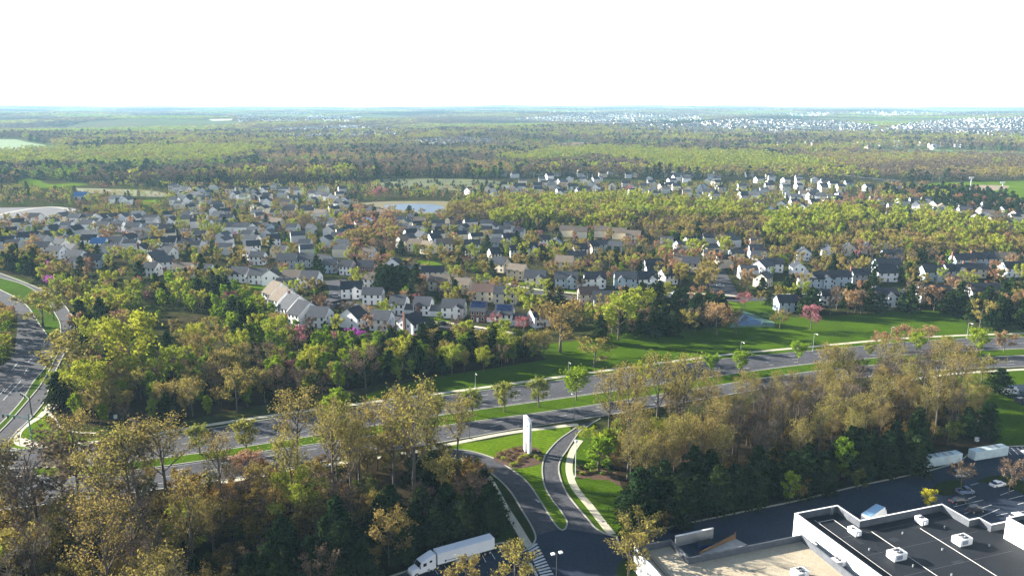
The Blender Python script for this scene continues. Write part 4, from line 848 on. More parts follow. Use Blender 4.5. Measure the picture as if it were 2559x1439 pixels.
for (k2, x, y, t, l, wd) in [
    ('olive',108,818,733,'broad olive tree on the median of the curving left road',1.7), ('lime',135,800,745,'lime tree leaning over the curving side road beside the broad olive tree',1.1),
    ('orange',118,712,667,'round coral-orange tree beside the magenta redbud at far left',1.3), ('magenta',137,722,690,'vivid magenta redbud beside the coral tree at far left',1.5), ('magenta',126,680,656,'shaded purple redbud behind the coral tree at far left',1.4),
    ('magenta',890,860,825,'vivid purple redbud in front of the dark-roofed house on the front street',1.3), ('pink',1043,866,838,'rose-pink tree poking out of the green pear wood',1.2), ('pink',745,872,820,'dark pink tree below the stepped townhouse row',1.3), ('pink',1240,815,785,'dusty pink tree in front of the solar-roofed houses',1.4), ('pink',1308,830,795,'pale pink cherry beside the last house of the near street',1.3),
    ('pink',574,762,730,'rosy tree left of the dark pines under the small lawn',1.2), ('pink',577,785,750,'crimson budding tree under the rosy tree by the small lawn',1.1), ('pink',950,494,470,'bright pink tree on the near edge of the nursery field',1.7), ('pink',935,497,477,'second bright pink tree at the nursery field edge',1.6), ('pink',1570,487,465,'red tree by the bright house cluster',1.0),
    ('pink',1355,634,610,'pink cherry between white houses in the cluster above the long street',1.4), ('magenta',1400,655,643,'strip of magenta blossom beside the cream-roofed house',1.6), ('pink',1457,668,650,'pink tree right of the magenta blossom',1.3), ('pink',1370,712,695,'pink and white blossom beside the big cream gable',1.3), ('pink',1230,722,708,'long pink blossom tree above the brown-roofed house',1.8),
    ('pink',860,610,585,'pink-red tree by the blue-shaded roof below the pond',1.5), ('pink',905,612,592,'crimson tree below the pond houses',1.5), ('pink',985,590,570,'pink tree left of the dark-roofed house below the pond',1.5), ('pink',2026,823,768,'pink blossom tree alone on the hillside lawn',1.0), ('pink',1860,770,735,'coral-pink tree behind the tennis court',1.2),
    ('olive',1400,882,755,'huge spreading pale-barked tree at the end of the green pear wood',1.45), ('olive',1485,918,850,'broad round brownish tree on the lawn above the road',1.7), ('olive',1948,822,776,'small green tree alone on the hillside lawn beside the court',1.2),
    ('orange',1790,838,765,'large orange-brown tree in front of the court',1.4), ('purple',1838,838,780,'grey leafless tree at the left edge of the court',1.0), ('lime',1545,850,745,'tall golden-green tree left of the roadside pines',1.2), ('lime',1600,800,725,'tall leafy yellow-green tree behind the roadside pines',1.2), ('ever',1500,855,790,'dark pine between the huge pale tree and the golden tree',1.0),
    ('orange',1052,742,690,'flame orange tree beside the block of dark pines',1.3), ('ever',205,832,752,'dark narrow evergreen at the bend of the side road',1.0), ('ever',222,900,830,'dark evergreen below the bend of the side road',1.1), ('ever',150,1015,935,'dark evergreen near the corner lawn',1.1), ('lime',232,1020,912,'bright yellow-green tree at the left end of the middle wood',1.2), ('lime',262,905,810,'tall yellow-green tree above the middle wood',1.0),
    ('lime',330,955,795,'big spreading lime tree in the left of the middle wood',1.0), ('olive',180,965,845,'olive tree at the foot of the side road',1.5), ('orange',2258,868,818,'spreading orange tree on the lawn above the right of the road',1.6), ('orange',2320,860,817,'smaller orange tree right of the spreading orange tree',1.4), ('orange',2200,874,832,'low orange-brown tree left of the spreading orange tree',1.4),
    ('olive',2450,968,895,'pale bare tree at the edge of the sunny right-hand lawn',1.4), ('ever',2495,985,925,'open dark pine on the sunny right-hand lawn',1.8), ('yellow',2320,1272,1228,'small bright yellow conical tree behind the dark roof',1.2), ('olive',1588,1400,1295,'wispy tan tree at the corner of the low roof',1.3), ('olive',1570,1440,1350,'bushy greyish tree beside the left wall of the low building',1.2),
    ('olive',1285,1490,1378,'tan tree right of the truck bays',1.05), ('olive',1165,1500,1408,'tan tree top below the white truck',1.1), ('purple',2400,1222,1165,'wispy bare tree over the parked cars',1.3), ('purple',2520,1235,1160,'bare grey tree in front of the right container',1.0),
    ('purple',250,1325,1110,'large bare fan-shaped tree with dark trunk at the left of the roadside wood',1.45), ('purple',95,1310,1120,'bare tree with many upright stems left of the fan-shaped tree',1.3), ('tall',420,1270,1062,'large tan-crowned tree over the road median at left',1.35), ('tall',350,1290,1095,'large forked olive tree beside the tan-crowned tree',1.35),
    ('tall',745,1205,995,'tall golden tree crossing the road view left of centre',1.1), ('tall',830,1170,1030,'green-topped tree right of the golden tree',1.2), ('tall',1035,1270,1005,'tallest bare tree at the right end of the near wood',1.2), ('tall',985,1240,1010,'tall forked tree beside the tallest bare tree',1.0), ('tall',900,1230,1035,'tall thin-trunked tree in the right half of the near wood',1.05), ('orange',625,1205,1135,'lone orange tree beside the near sidewalk',1.3),
    ('tall',0,1330,1130,'bare tree cut by the left edge',1.3), ('yellow',470,1330,1255,'small yellow-green tree in the near wood',1.2), ('lime',1630,1140,1056,'bright yellow tree inside the right wood',1.3), ('orange',1700,1185,1110,'orange sapling inside the right wood',1.2), ('green',1495,1180,1095,'leafy green clump behind the globe lamp',1.7), ('green',1520,1155,1075,'fresh green tree beside the right drive',1.5), ('lime',1475,1115,1070,'yellow-green bush-like tree at the top of the right drive',1.6),
    ('ever',1600,1290,1180,'broad dark pine at the left end of the right wood',1.5), ('ever',1690,1290,1190,'broad pine second along the yard kerb',1.5), ('green',1545,1120,1050,'light green tree right of the globe lamp',1.3), ('ever',1580,1325,1240,'low dark evergreen beside the yard kerb',1.3),
    ('tall',1520,1120,935,'tall slim tree at the left edge of the right wood',1.0), ('tall',1640,1100,905,'tall olive-topped tree in the left of the right wood',1.1), ('tall',1700,1110,905,'tall straight tree in the left of the right wood',1.1), ('tall',1760,1080,938,'tall grey-stemmed tree in the right wood',1.15), ('tall',1570,1110,930,'slender tree beside the tall slim tree',1.0)]:
    hero(k2, x, y, t, l, 'single trees picked out by shape or colour', wide=wd, lod='near' if y > 600 else 'mid')
HR = np.array(HERO)

# ---------------------------------------------------------------- woods: candidates on a jittered grid, looked up in photo outlines
ZN = [  # name, polygon in the photo, density, {species: weight}, size, height factor
 ('among the houses', [(-400,465),(3000,465),(3000,760),(2559,758),(1820,770),(1700,770),(1500,800),(1340,870),(700,860),(560,720),(300,700),(-400,700)], .42, dict(olive=36,purple=10,lime=12,green=10,orange=9,ever=18,pink=5), .84),
 ('among the farther houses', [(-400,465),(3000,465),(3000,548),(1900,545),(1280,500),(1280,520),(860,560),(-400,585)], .62, dict(olive=36,purple=14,lime=12,green=8,orange=12,ever=16,pink=4), .72),
 ('left of the side road', [(-700,760),(40,760),(42,870),(20,940),(-80,985),(-500,1130),(-900,1100)], .8, dict(green=60,olive=20,orange=8,lime=12), .8),
 ('between the tall houses and the left road', [(-300,640),(60,640),(170,690),(230,740),(240,800),(190,790),(150,745),(60,695),(-300,650)], .8, dict(green=35,olive=20,lime=20,ever=25), .9),
 ('in the middle wood', [(110,1010),(125,930),(150,900),(185,850),(200,800),(235,740),(330,715),(560,720),(600,740),(680,800),(760,850),(900,865),(1050,870),(1340,872),(1365,895),(1200,930),(1000,955),(900,975),(800,990),(640,1020),(420,1058),(230,1064),(170,1050)], .50, dict(olive=20,purple=5,lime=14,green=56,orange=4,ever=5,pink=2), .95),
 ('in the open clearing of the middle wood', [(330,770),(560,780),(640,850),(520,880),(360,850)], .10, dict(olive=40,green=30,purple=30), .7),
 ('in the green pear wood', [(380,705),(560,705),(640,760),(700,840),(820,868),(1345,876),(1362,896),(1200,925),(1000,952),(850,955),(700,915),(640,900),(560,850),(500,790),(400,770)], .80, dict(green=84,lime=4,olive=10,orange=2,ever=9,pink=1), 1.0),
 ('in the dark lower edge of the middle wood', [(180,1000),(640,950),(820,970),(1000,955),(820,990),(640,1022),(420,1058),(230,1064),(170,1050)], .6, dict(olive=46,purple=14,bushg=14,green=18,ever=8), 1.02),
 ('in the near roadside wood', [(-500,1420),(-200,1325),(0,1285),(200,1262),(430,1228),(640,1203),(830,1168),(1040,1138),(1150,1165),(1215,1195),(1240,1250),(1245,1335),(1100,1378),(1000,1425),(800,1530),(400,1750),(-600,1900)], .90, dict(tall=7,tallp=5,brown=32,bushg=16,olive=32,purple=8,lime=2), 1.05),
 ('in the dark corner above the white truck', [(1050,1180),(1215,1195),(1240,1250),(1245,1332),(1100,1372),(1000,1418),(800,1525),(500,1600),(400,1520),(700,1420),(950,1330)], 1.0, dict(ever=62,bushg=20,olive=8,purple=6,brown=10), 1.0),
 ('in the right roadside wood', [(1500,1105),(1560,1085),(1640,1070),(1800,1032),(2000,996),(2200,972),(2370,958),(2410,1010),(2490,1085),(2480,1108),(2319,1165),(2141,1204),(1997,1238),(1856,1266),(1680,1305),(1640,1314),(1575,1328),(1565,1235),(1540,1180),(1505,1150)], .88, dict(tall=44,tallp=20,brown=24,bushg=8,olive=4), .80),
 ('in the low middle of the right roadside wood', [(1740,1043),(1800,1032),(2040,990),(2040,1100),(1740,1160)], .88, dict(tall=40,tallp=24,brown=26,bushg=8,olive=4), .60),
 ('in the pine edge of the right wood', [(1560,1245),(1700,1238),(2000,1195),(2300,1112),(2450,1075),(2500,1095),(2330,1180),(1997,1255),(1660,1325),(1570,1338)], 1.0, dict(ever=78,bushg=12,green=4,brown=10), 1.0),
 ('in the roadside pines right of the big golden tree', [(1480,855),(1560,765),(1815,772),(1822,828),(1700,840),(1560,846)], .92, dict(ever=70,olive=14,orange=6,purple=10), 1.0),
 ('in the pine screen under the dark roofs', [(1955,768),(2000,757),(2700,752),(2700,832),(2559,830),(2430,824),(2395,790),(2300,783),(2150,791),(2060,795),(1975,790)], .90, dict(ever=60,purple=12,green=14,orange=5,pink=3,olive=10), 1.0),
 ('in the pine block beside the flame orange tree', [(945,712),(1048,712),(1045,748),(950,748)], 1.0, dict(ever=100), 1.15),
 ('in the lime wood below the far houses', [(1110,535),(1260,505),(1560,505),(1700,518),(1900,530),(1915,585),(1890,622),(1640,615),(1600,595),(1400,572),(1260,580),(1120,570)], 1.0, dict(lime=48,olive=26,purple=16,green=8), 1.15),
 ('in the grey lower edge of the lime wood', [(1110,535),(1240,515),(1300,560),(1120,572)], 1.0, dict(purple=45,olive=45,lime=10), 1.1),
 ('in the grey hollow right of the cream row', [(1540,565),(1900,575),(1890,622),(1640,615),(1600,595)], 1.0, dict(purple=50,olive=28,green=10,ever=10), 1.0),
 ('in the green wood at the right edge', [(1915,560),(2100,532),(2300,545),(2480,575),(2700,590),(2700,640),(2200,612),(1915,610)], .95, dict(green=18,lime=40,olive=24,purple=16,ever=4), 1.15),
 ('in the tan row above the navy roofs', [(1980,612),(2200,605),(2700,620),(2700,650),(2180,640),(1990,640)], .9, dict(olive=80,orange=8,lime=8), .95),
 ('in the pine belt near the playing field', [(2190,485),(2300,480),(2420,485),(2540,508),(2700,512),(2700,540),(2480,545),(2300,522)], .95, dict(ever=92,orange=8), 1.1),
 ('in the orange trees below the pond', [(860,560),(880,535),(1000,540),(1010,600),(980,640),(860,620)], .62, dict(orange=60,pink=10,olive=25,ever=6), 1.0),
 ('in the tan and orange avenue right of centre', [(1640,655),(1880,640),(1890,740),(1650,745)], .62, dict(orange=34,olive=48,lime=12), 1.0),
 ('in the orange row by the white cluster', [(1980,540),(2100,530),(2360,515),(2370,500),(2100,510),(1990,520)], .6, dict(orange=80,lime=20), 1.0),
 # far bands
 ('', [(-3000,462),(700,462),(900,452),(1280,445),(2100,450),(3000,462),(3000,-200),(-3000,-200)], .95, dict(olive=24,purple=42,green=12,lime=8,ever=14,orange=1), 1.75),
 ('', [(-400,388),(0,382),(200,378),(560,370),(660,378),(560,412),(300,420),(200,415),(-400,430)], 1.0, dict(lime=66,green=14,olive=12,purple=8), 1.6),
 ('', [(-400,425),(200,418),(500,415),(700,398),(820,425),(520,455),(0,460),(-400,460)], 1.0, dict(purple=50,ever=20,green=26,orange=4), 1.6),
 ('', [(620,390),(1000,380),(1280,395),(1330,440),(1200,446),(900,450),(760,440)], 1.0, dict(purple=46,orange=12,green=14,ever=18,olive=10), 1.6),
 ('', [(1240,402),(1380,386),(1500,372),(1900,388),(2010,408),(2100,432),(1700,430),(1500,400),(1300,412)], 1.0, dict(lime=72,green=14,olive=14), 1.6),
 ('', [(2010,392),(2559,388),(2900,390),(2900,450),(2559,452),(2200,446),(2060,425)], 1.0, dict(olive=48,purple=46,lime=4), 1.6),
 ('', [(1100,350),(1400,356),(1500,370),(1240,395),(900,380)], .9, dict(olive=30,purple=34,ever=18,green=18), 1.6),
]
CLEAR = [  # photo outlines kept free of trees
 [(2285,1160),(2300,1128),(2410,1105),(2600,1092),(2600,1180),(2290,1200)],
 [(925,449),(1000,444),(1180,446),(1270,455),(1250,470),(1160,476),(1000,474),(930,466)], [(880,504),(960,499),(1115,499),(1130,508),(1120,545),(960,536),(885,514)], [(2290,462),(2400,453),(2700,451),(2700,505),(2540,503),(2420,482),(2320,478)],
 [(-100,515),(120,515),(190,518),(205,532),(150,548),(-100,556)], [(305,500),(400,497),(420,512),(310,514)], [(20,468),(60,447),(220,458),(220,470),(400,472),(420,490),(200,482)],
 [(575,700),(705,712),(695,735),(680,755),(590,735)], [(820,690),(860,690),(860,780),(800,775)], [(1780,690),(1850,690),(1860,765),(1780,760)], [(2380,940),(2900,900),(2900,1130),(2480,1112)], [(1820,820),(1850,755),(1960,770),(1960,820)],
 [(-60,346),(50,348),(140,366),(150,377),(-60,384)], [(2140,375),(2300,372),(2559,379),(2620,392),(2400,390),(2160,385)], [(1950,286),(2060,283),(2080,292),(1980,294)], [(2150,285),(2280,284),(2290,291),(2200,294)], [(515,297),(590,296),(595,303),(525,304)], [(950,325),(1070,323),(1095,331),(975,333)], [(1385,358),(1480,355),(1510,365),(1400,368)],
 [(-200,655),(60,690),(150,740),(190,790),(190,860),(130,1000),(60,1130),(-400,1300),(-900,1250),(-100,985),(30,895),(42,800),(-200,700)]]
ROADLINES = []
for ln, wd in (([(1000,655),(1060,668),(1130,690),(1220,706),(1290,722),(1400,741),(1500,747),(1620,740),(1760,744),(1850,748),(1960,744),(2080,741),(2260,731),(2559,722),(2700,718)], 8),
               ([(840,752),(900,770),(960,787),(1066,806),(1187,824),(1290,843),(1345,853)], 7), ([(838,700),(850,725),(840,752)], 7)):
    for p in gl(ln, 8): ROADLINES.append((p.x, p.y, wd))
RL = np.array(ROADLINES)

def clump_noise(x, y, s=60.0): return np.sin(x/s+1.7*np.sin(y/s*1.3))*np.cos(y/s*.8+1.1*np.sin(x/s*.7))
def candidates(seed, r0, r1, sp):
    rng = np.random.default_rng(seed); hw = r1*.74
    xs = np.arange(-hw, hw, sp); ys = np.arange(max(100, r0*.7), r1, sp)
    X, Y = np.meshgrid(xs, ys); X = X.ravel()+rng.uniform(-.48, .48, X.size)*sp; Y = Y.ravel()+rng.uniform(-.48, .48, Y.size)*sp
    d = np.hypot(X, Y); ok = (d >= r0) & (d < r1) & (np.abs(X) < Y*.72+40)
    X, Y = X[ok], Y[ok]; Z = hills(X, Y); px, py, dep = project(X, Y, Z)
    zi = np.full(X.size, -1)
    for i, z in enumerate(ZN): zi[inpoly(px, py, z[1])] = i
    for c in CLEAR: zi[inpoly(px, py, c)] = -1
    ok = zi >= 0; u = rng.random(X.size); X, Y, Z, px, py, zi, dep, u = (a[ok] for a in (X, Y, Z, px, py, zi, dep, u[:X.size]))
    den = np.array([z[2] for z in ZN])[zi]; ok = u < den
    X, Y, Z, px, py, zi, dep = (a[ok] for a in (X, Y, Z, px, py, zi, dep))
    sk = []
    for i in range(X.size):
        wts = ZN[zi[i]][3]; ks = list(wts); wv = np.array([wts[k3] for k3 in ks], float)
        n = clump_noise(X[i], Y[i], 35 if r1 < 1200 else 110)
        for j, k3 in enumerate(ks):                   # species gather in drifts
            wv[j] *= math.exp((1.0 if ZN[zi[i]][0] else 1.5)*math.sin(n*3+j*2.3))
        sk.append(ks[int(np.searchsorted(np.cumsum(wv/wv.sum()), rng.random()*.9999))])
    return X, Y, Z, px, py, zi, dep, np.array(sk), rng
def clear_of(X, Y, tall=None):
    ok = np.ones(X.size, bool)
    for hx, hy, hr in HX:
        dx, dy = X-hx, Y-hy
        ok &= ~(dx*dx+dy*dy < (hr+2.2)**2)
        q = (np.abs(dx-dy*hx/hy) < hr*.8) & (dy < 0) & (dy > (-19 if hy < 620 else -13))
        ok &= ~(q & ((np.sin(X*12.9+Y*78.2)*43758.5) % 1 < (.86 if hy < 620 else .6)))
    for hx, hy, hr in HR: ok &= ~((X-hx)**2+(Y-hy)**2 < max(2.5, hr*.75)**2)
    for rx, ry, rw in RL: ok &= ~((X-rx)**2+(Y-ry)**2 < rw*rw)
    return ok
PLACED = []                                     # (importance, species, x, y, z, scale, zone, dist)
for (seed, r0, r1, sp) in ((1, 120, 330, 4.7), (2, 330, 700, 6.2), (3, 700, 1150, 8.4)):
    X, Y, Z, px, py, zi, dep, sk, rng = candidates(seed, r0, r1, sp)
    ok = clear_of(X, Y)
    for i in np.nonzero(ok)[0]:
        k3 = sk[i]; zn = ZN[zi[i]]; s = zn[4]*rng.uniform(.72, 1.22)
        if k3 in ('pink', 'magenta'): s *= .85
        if r1 < 400 and k3 in ('olive', 'purple') : s *= rng.uniform(.7, 1.25)
        PLACED.append((SP[k3]['Ht']*s/dep[i], k3, X[i], Y[i], Z[i], s, zi[i], dep[i], px[i], py[i]))
STUFF = {}
count = {}
PLACED.sort(key=lambda t: -t[0])
LIMIT = {'bare_tree': 270, 'green_tree': 265, 'evergreen_tree': 285, 'orange_tree': 285, 'blossom_tree': 200, 'shrub': 280}
for (imp, k3, x, y, z, s, zi_, dep, px, py) in PLACED:
    nm = SP[k3]['name']; inframe = -60 < px < 2620 and py < 1439+900*0+160
    if not inframe and dep > 200: 
        if abs(px-1280) > 1750: continue
    lod = 'near' if dep < 330 else 'mid'
    if inframe and count.get(nm, 0) < LIMIT[nm] and ZN[zi_][0]:
        count[nm] = count.get(nm, 0)+1
        plant(k3, x, y, s, lod=lod, where=ZN[zi_][0], z=z)
    else:
        STUFF.setdefault(nm, []).append((k3, lod if dep < 800 else 'far2', x, y, z, s))
for (seed, r0, r1, sp) in ((4, 1150, 2000, 12.5), (5, 2000, 3000, 16.0)):
    X, Y, Z, px, py, zi, dep, sk, rng = candidates(seed, r0, r1, sp)
    dcell = set((round(a/30), round(b_/30)) for a, b_ in DHX)
    for i in range(X.size):
        if (round(X[i]/30), round(Y[i]/30)) in dcell and rng.random() < .8: continue
        STUFF.setdefault(SP[sk[i]]['name'], []).append((sk[i], 'far', X[i], Y[i], Z[i], ZN[zi[i]][4]*rng.uniform(.75, 1.25)*(1.2 if r1 > 2000 else 1.0)))

# ---------------------------------------------------------------- the uncountable rest as one object per kind (points that carry tree meshes)
def scatter(name, items, label, cat):
    protos = sorted({(k3, lod) for (k3, lod, *_r) in items}); pl = []; index = {}
    col = bpy.data.collections.new(name+'_sources')
    for k3, lod in protos:
        L = SP[k3][lod if lod != 'far2' else 'far']
        for v, me in enumerate(L):
            index[(k3, lod, v)] = len(pl)
            if isinstance(me, tuple): me = join_pair(me, f'{k3}{lod}{v}')
            o = bpy.data.objects.new(f'{name}_source_{len(pl):03d}', me); col.objects.link(o); pl.append(o)
    n = len(items); co = np.zeros((n, 3), np.float32); rot = np.zeros(n, np.float32); sc = np.zeros((n, 3), np.float32); ix = np.zeros(n, np.int32)
    rnd = random.Random(11)
    for i, (k3, lod, x, y, z, s) in enumerate(items):
        nv = len(SP[k3][lod if lod != 'far2' else 'far']); co[i] = (x, y, z); rot[i] = rnd.uniform(0, 6.28); sc[i] = (s, s, s*(.68 if lod == 'far' else 1)*(.7 if k3[:5] == 'patch' else 1)); ix[i] = index[(k3, lod, rnd.randrange(nv))]
    me = bpy.data.meshes.new(name); me.vertices.add(n); me.vertices.foreach_set('co', co.ravel())
    for an, ty, ar in (('rot', 'FLOAT', rot), ('scl', 'FLOAT_VECTOR', sc.ravel()), ('idx', 'INT', ix)):
        at = me.attributes.new(an, ty, 'POINT'); at.data.foreach_set('vector' if ty == 'FLOAT_VECTOR' else 'value', ar)
    me.update(); ob = link(name, me)
    ng = bpy.data.node_groups.new(name, 'GeometryNodeTree')
    ng.interface.new_socket('Geometry', in_out='INPUT', socket_type='NodeSocketGeometry'); ng.interface.new_socket('Geometry', in_out='OUTPUT', socket_type='NodeSocketGeometry')
    N = ng.nodes; gi = N.new('NodeGroupInput'); go = N.new('NodeGroupOutput'); ip = N.new('GeometryNodeInstanceOnPoints'); ci = N.new('GeometryNodeCollectionInfo')
    ci.inputs['Collection'].default_value = col; ci.inputs['Separate Children'].default_value = True; ci.inputs['Reset Children'].default_value = True
    ip.inputs['Pick Instance'].default_value = True
    def attr(nm, ty):
        a = N.new('GeometryNodeInputNamedAttribute'); a.data_type = ty; a.inputs['Name'].default_value = nm; return a.outputs['Attribute']
    cx = N.new('ShaderNodeCombineXYZ'); ng.links.new(attr('rot', 'FLOAT'), cx.inputs['Z'])
    ng.links.new(gi.outputs[0], ip.inputs['Points']); ng.links.new(ci.outputs[0], ip.inputs['Instance']); ng.links.new(attr('idx', 'INT'), ip.inputs['Instance Index'])
    ng.links.new(cx.outputs[0], ip.inputs['Rotation']); ng.links.new(attr('scl', 'FLOAT_VECTOR'), ip.inputs['Scale']); ng.links.new(ip.outputs[0], go.inputs[0])
    md = ob.modifiers.new('trees', 'NODES'); md.node_group = ng
    tag(ob, label, cat, kind='stuff'); return ob
_jp = {}
def join_pair(pair, nm):
    if nm in _jp: return _jp[nm]
    a, c = pair; va = np.zeros(len(a.vertices)*3, np.float32); a.vertices.foreach_get('co', va); vc = np.zeros(len(c.vertices)*3, np.float32); c.vertices.foreach_get('co', vc)
    la = np.zeros(len(a.loops), np.int32); a.loops.foreach_get('vertex_index', la); lc = np.zeros(len(c.loops), np.int32); c.loops.foreach_get('vertex_index', lc)
    sa = np.zeros(len(a.polygons), np.int32); a.polygons.foreach_get('loop_start', sa); sc_ = np.zeros(len(c.polygons), np.int32); c.polygons.foreach_get('loop_start', sc_)
    mi = np.zeros(len(c.polygons), np.int32); c.polygons.foreach_get('material_index', mi)
    ti = np.zeros(len(c.polygons), np.float32); c.attributes['tint'].data.foreach_get('value', ti)
    me = bpy.data.meshes.new(nm); me.vertices.add(len(a.vertices)+len(c.vertices)); me.vertices.foreach_set('co', np.concatenate([va, vc]))
    me.loops.add(len(la)+len(lc)); me.loops.foreach_set('vertex_index', np.concatenate([la, lc+len(a.vertices)]).astype(np.int32))
    me.polygons.add(len(sa)+len(sc_)); me.polygons.foreach_set('loop_start', np.concatenate([sa, sc_+len(la)]).astype(np.int32))
    for m_ in c.materials: me.materials.append(m_)
    me.polygons.foreach_set('material_index', np.concatenate([np.zeros(len(sa), np.int32), mi]))
    at = me.attributes.new('tint', 'FLOAT', 'FACE'); at.data.foreach_set('value', np.concatenate([np.full(len(sa), .5, np.float32), ti]))
    me.update(calc_edges=True); _jp[nm] = me; return me
WN = {'bare_tree': ('bare_woods', 'mass of bare and budding trees of the farther woods'), 'green_tree': ('leafy_woods', 'mass of fresh green trees of the farther woods'), 'evergreen_tree': ('pine_woods', 'mass of dark evergreens of the farther woods'),
      'orange_tree': ('orange_woods', 'mass of orange budding trees of the farther woods'), 'blossom_tree': ('blossom_groves', 'mass of pink trees scattered through the farther estates'), 'shrub': ('undergrowth', 'mass of rust-brown undergrowth inside the woods')}
_r = random.Random(4)
for i in range(95):
    t = _r.random(); p = G(935+t*320, 450+_r.random()*24+6*t); STUFF['evergreen_tree'].append(('ever', 'far', p.x, p.y, 0.0, _r.uniform(.35, .75)))
for nm, items in STUFF.items(): scatter(WN[nm][0], items, WN[nm][1], 'woods')

# beyond three kilometres: patches of canopy
def patch_mesh(seed, leaf, size=46.0):
    rng = np.random.default_rng(seed); P = []; ti = []
    for t in range(15):
        cx, cy_ = rng.uniform(-size/2, size/2, 2); h = rng.uniform(9, 17); r = rng.uniform(4, 7); n = 16
        d = rng.normal(size=(n, 3)); d /= np.linalg.norm(d, axis=1)[:, None]; d[:, 2] = np.abs(d[:, 2])
        P.append(np.array([cx, cy_, h*.55])+d*np.array([r, r, h*.45])); ti.append(np.full(n, rng.random())*.6+rng.random(n)*.4)
    P = np.concatenate(P); ti = np.concatenate(ti); Q = leaf_quads(rng, P, 5.5, ti)
    nq = len(P); me = bpy.data.meshes.new('patch'); me.from_pydata(Q.tolist(), [], np.arange(nq*4).reshape(-1, 4).tolist()); me.materials.append(LEAF[leaf])
    at = me.attributes.new('tint', 'FLOAT', 'FACE'); at.data.foreach_set('value', ti.astype(np.float32)); me.update(); return me
for i, lf in enumerate(['olive', 'purple', 'lime', 'green', 'ever']):
    SP['patch_'+lf] = dict(name='far', look='', Ht=14, far=[patch_mesh(50+i, lf), patch_mesh(70+i, lf)])
def far_patches():
    items = []; keys = ['olive', 'purple', 'lime', 'green', 'ever']
    for (seed, r0, r1, sp, s0) in ((21, 3000, 6000, 38, 1.0), (22, 6000, 13500, 75, 1.7)):
        rng = np.random.default_rng(seed); hw = r1*.72
        X, Y = np.meshgrid(np.arange(-hw, hw, sp), np.arange(r0*.75, r1, sp)); X = X.ravel()+rng.uniform(-.5, .5, X.size)*sp; Y = Y.ravel()+rng.uniform(-.5, .5, Y.size)*sp
        d = np.hypot(X, Y); ok = (d >= r0) & (d < r1) & (np.abs(X) < Y*.68+100); X, Y = X[ok], Y[ok]
        Z = hills(X, Y); px, py, dep = project(X, Y, Z); ok = np.ones(X.size, bool)
        for c in CLEAR: ok &= ~inpoly(px, py, c)
        n1 = np.sin(X/420+np.sin(Y/700))*np.cos(Y/510+1.3*np.sin(X/900)); ok &= ~((n1 > .55))
        n2 = np.sin(X/230+2.2*np.sin(Y/410))+np.cos(Y/260+1.7*np.sin(X/350))
        cell = set((round(a/45), round(b_/45)) for a, b_ in DHX)
        for i in np.nonzero(ok)[0]:
            if (round(X[i]/45), round(Y[i]/45)) in cell and rng.random() < .8: continue
            v = n2[i]+rng.normal()*.45
            kk = 'patch_'+('ever' if v < -1.2 else 'purple' if v < .15 else 'olive' if v < .7 else 'lime' if v < 1.2 else 'green')
            items.append((kk, 'far', X[i], Y[i], Z[i], s0*rng.uniform(.85, 1.15)))
    scatter('distant_woods', items, 'mass of hazy woods rolling away to the horizon', 'woods')
far_patches()
HAZE = 0.00007
# ---------------------------------------------------------------- commercial buildings
AZ = R(18.5); AX = Vector((math.cos(AZ), math.sin(AZ), 0)); BX = Vector((math.sin(AZ), -math.cos(AZ), 0))
O1 = Vector((65.5, 166.2, 0))
def loc(a, b, o=O1): p = o+AX*a+BX*b; return (p.x, p.y)
def parapet(b, poly, z0, z1, t, cap=None, closed=True):
    n = len(poly)
    a = sum(poly[k][0]*poly[(k+1) % n][1]-poly[(k+1) % n][0]*poly[k][1] for k in range(n))
    P = [Vector((p[0], p[1])) for p in (poly if a > 0 else poly[::-1])]
    inn = []
    for i in range(n):
        d1 = (P[i]-P[i-1]).normalized(); d2 = (P[(i+1) % n]-P[i]).normalized(); n1 = Vector((-d1.y, d1.x)); n2 = Vector((-d2.y, d2.x))
        m_ = (n1+n2); m_.normalize(); inn.append(P[i]+m_*t/max(.35, m_.dot(n1)))
    for i in range(n):
        j = (i+1) % n; a_, c = P[i], P[j]; e, f = inn[i], inn[j]
        b.cur = 0; b.face([(a_.x, a_.y, 0), (c.x, c.y, 0), (c.x, c.y, z1), (a_.x, a_.y, z1)])
        b.cur = 1; b.face([(f.x, f.y, z0), (e.x, e.y, z0), (e.x, e.y, z1), (f.x, f.y, z1)])
        b.cur = 2; b.face([(a_.x, a_.y, z1), (c.x, c.y, z1), (f.x, f.y, z1), (e.x, e.y, z1)])
    return inn
M_mem = mat('black_roof_membrane', (.011, .014, .020), .75, var=.3, scale=.15, scale2=2.5)
M_pin = mat('parapet_lining', (.10, .11, .13), .8, var=.3, scale=.6)
M_gravel = mat('tan_roof_gravel', (.46, .40, .29), .95, var=.35, scale=.12, col2=(.40, .33, .23), scale2=7)
M_cap = mat('metal_coping', (.78, .78, .76), .5, var=.08, scale=.5)
M_dock = mat('dock_concrete', (.42, .41, .38), .9, var=.3, scale=.4)
big = thing('big_store', 'large flat dark-roofed commercial building with white parapet at lower right', 'building')
poly = [loc(0, 0), loc(12.1, 0), loc(12.1, 7.4), loc(36.0, 7.4), loc(36.0, 15.0), loc(38.9, 15.0), loc(38.9, 18.2), loc(90, 18.2), loc(90, 80), loc(0, 80)]
b = MB(); inn = parapet(b, poly, 6.3, 8.0, .42); b.build('wall', [M_white, M_pin, M_cap], big)
b = MB(); b.prism([(p.x, p.y) for p in inn], 6.0, 6.3); rf = b.build('roof', M_mem, big)
b = MB()
for a0, b0, a1, b1 in ((4.2, 2, 4.2, 80), (13.0, 10.2, 13.0, 80), (24.5, 12.5, 24.5, 80)): b.tube([(*loc(a0, b0), 6.45), (*loc(a1, b1), 6.45)], .075, 5)
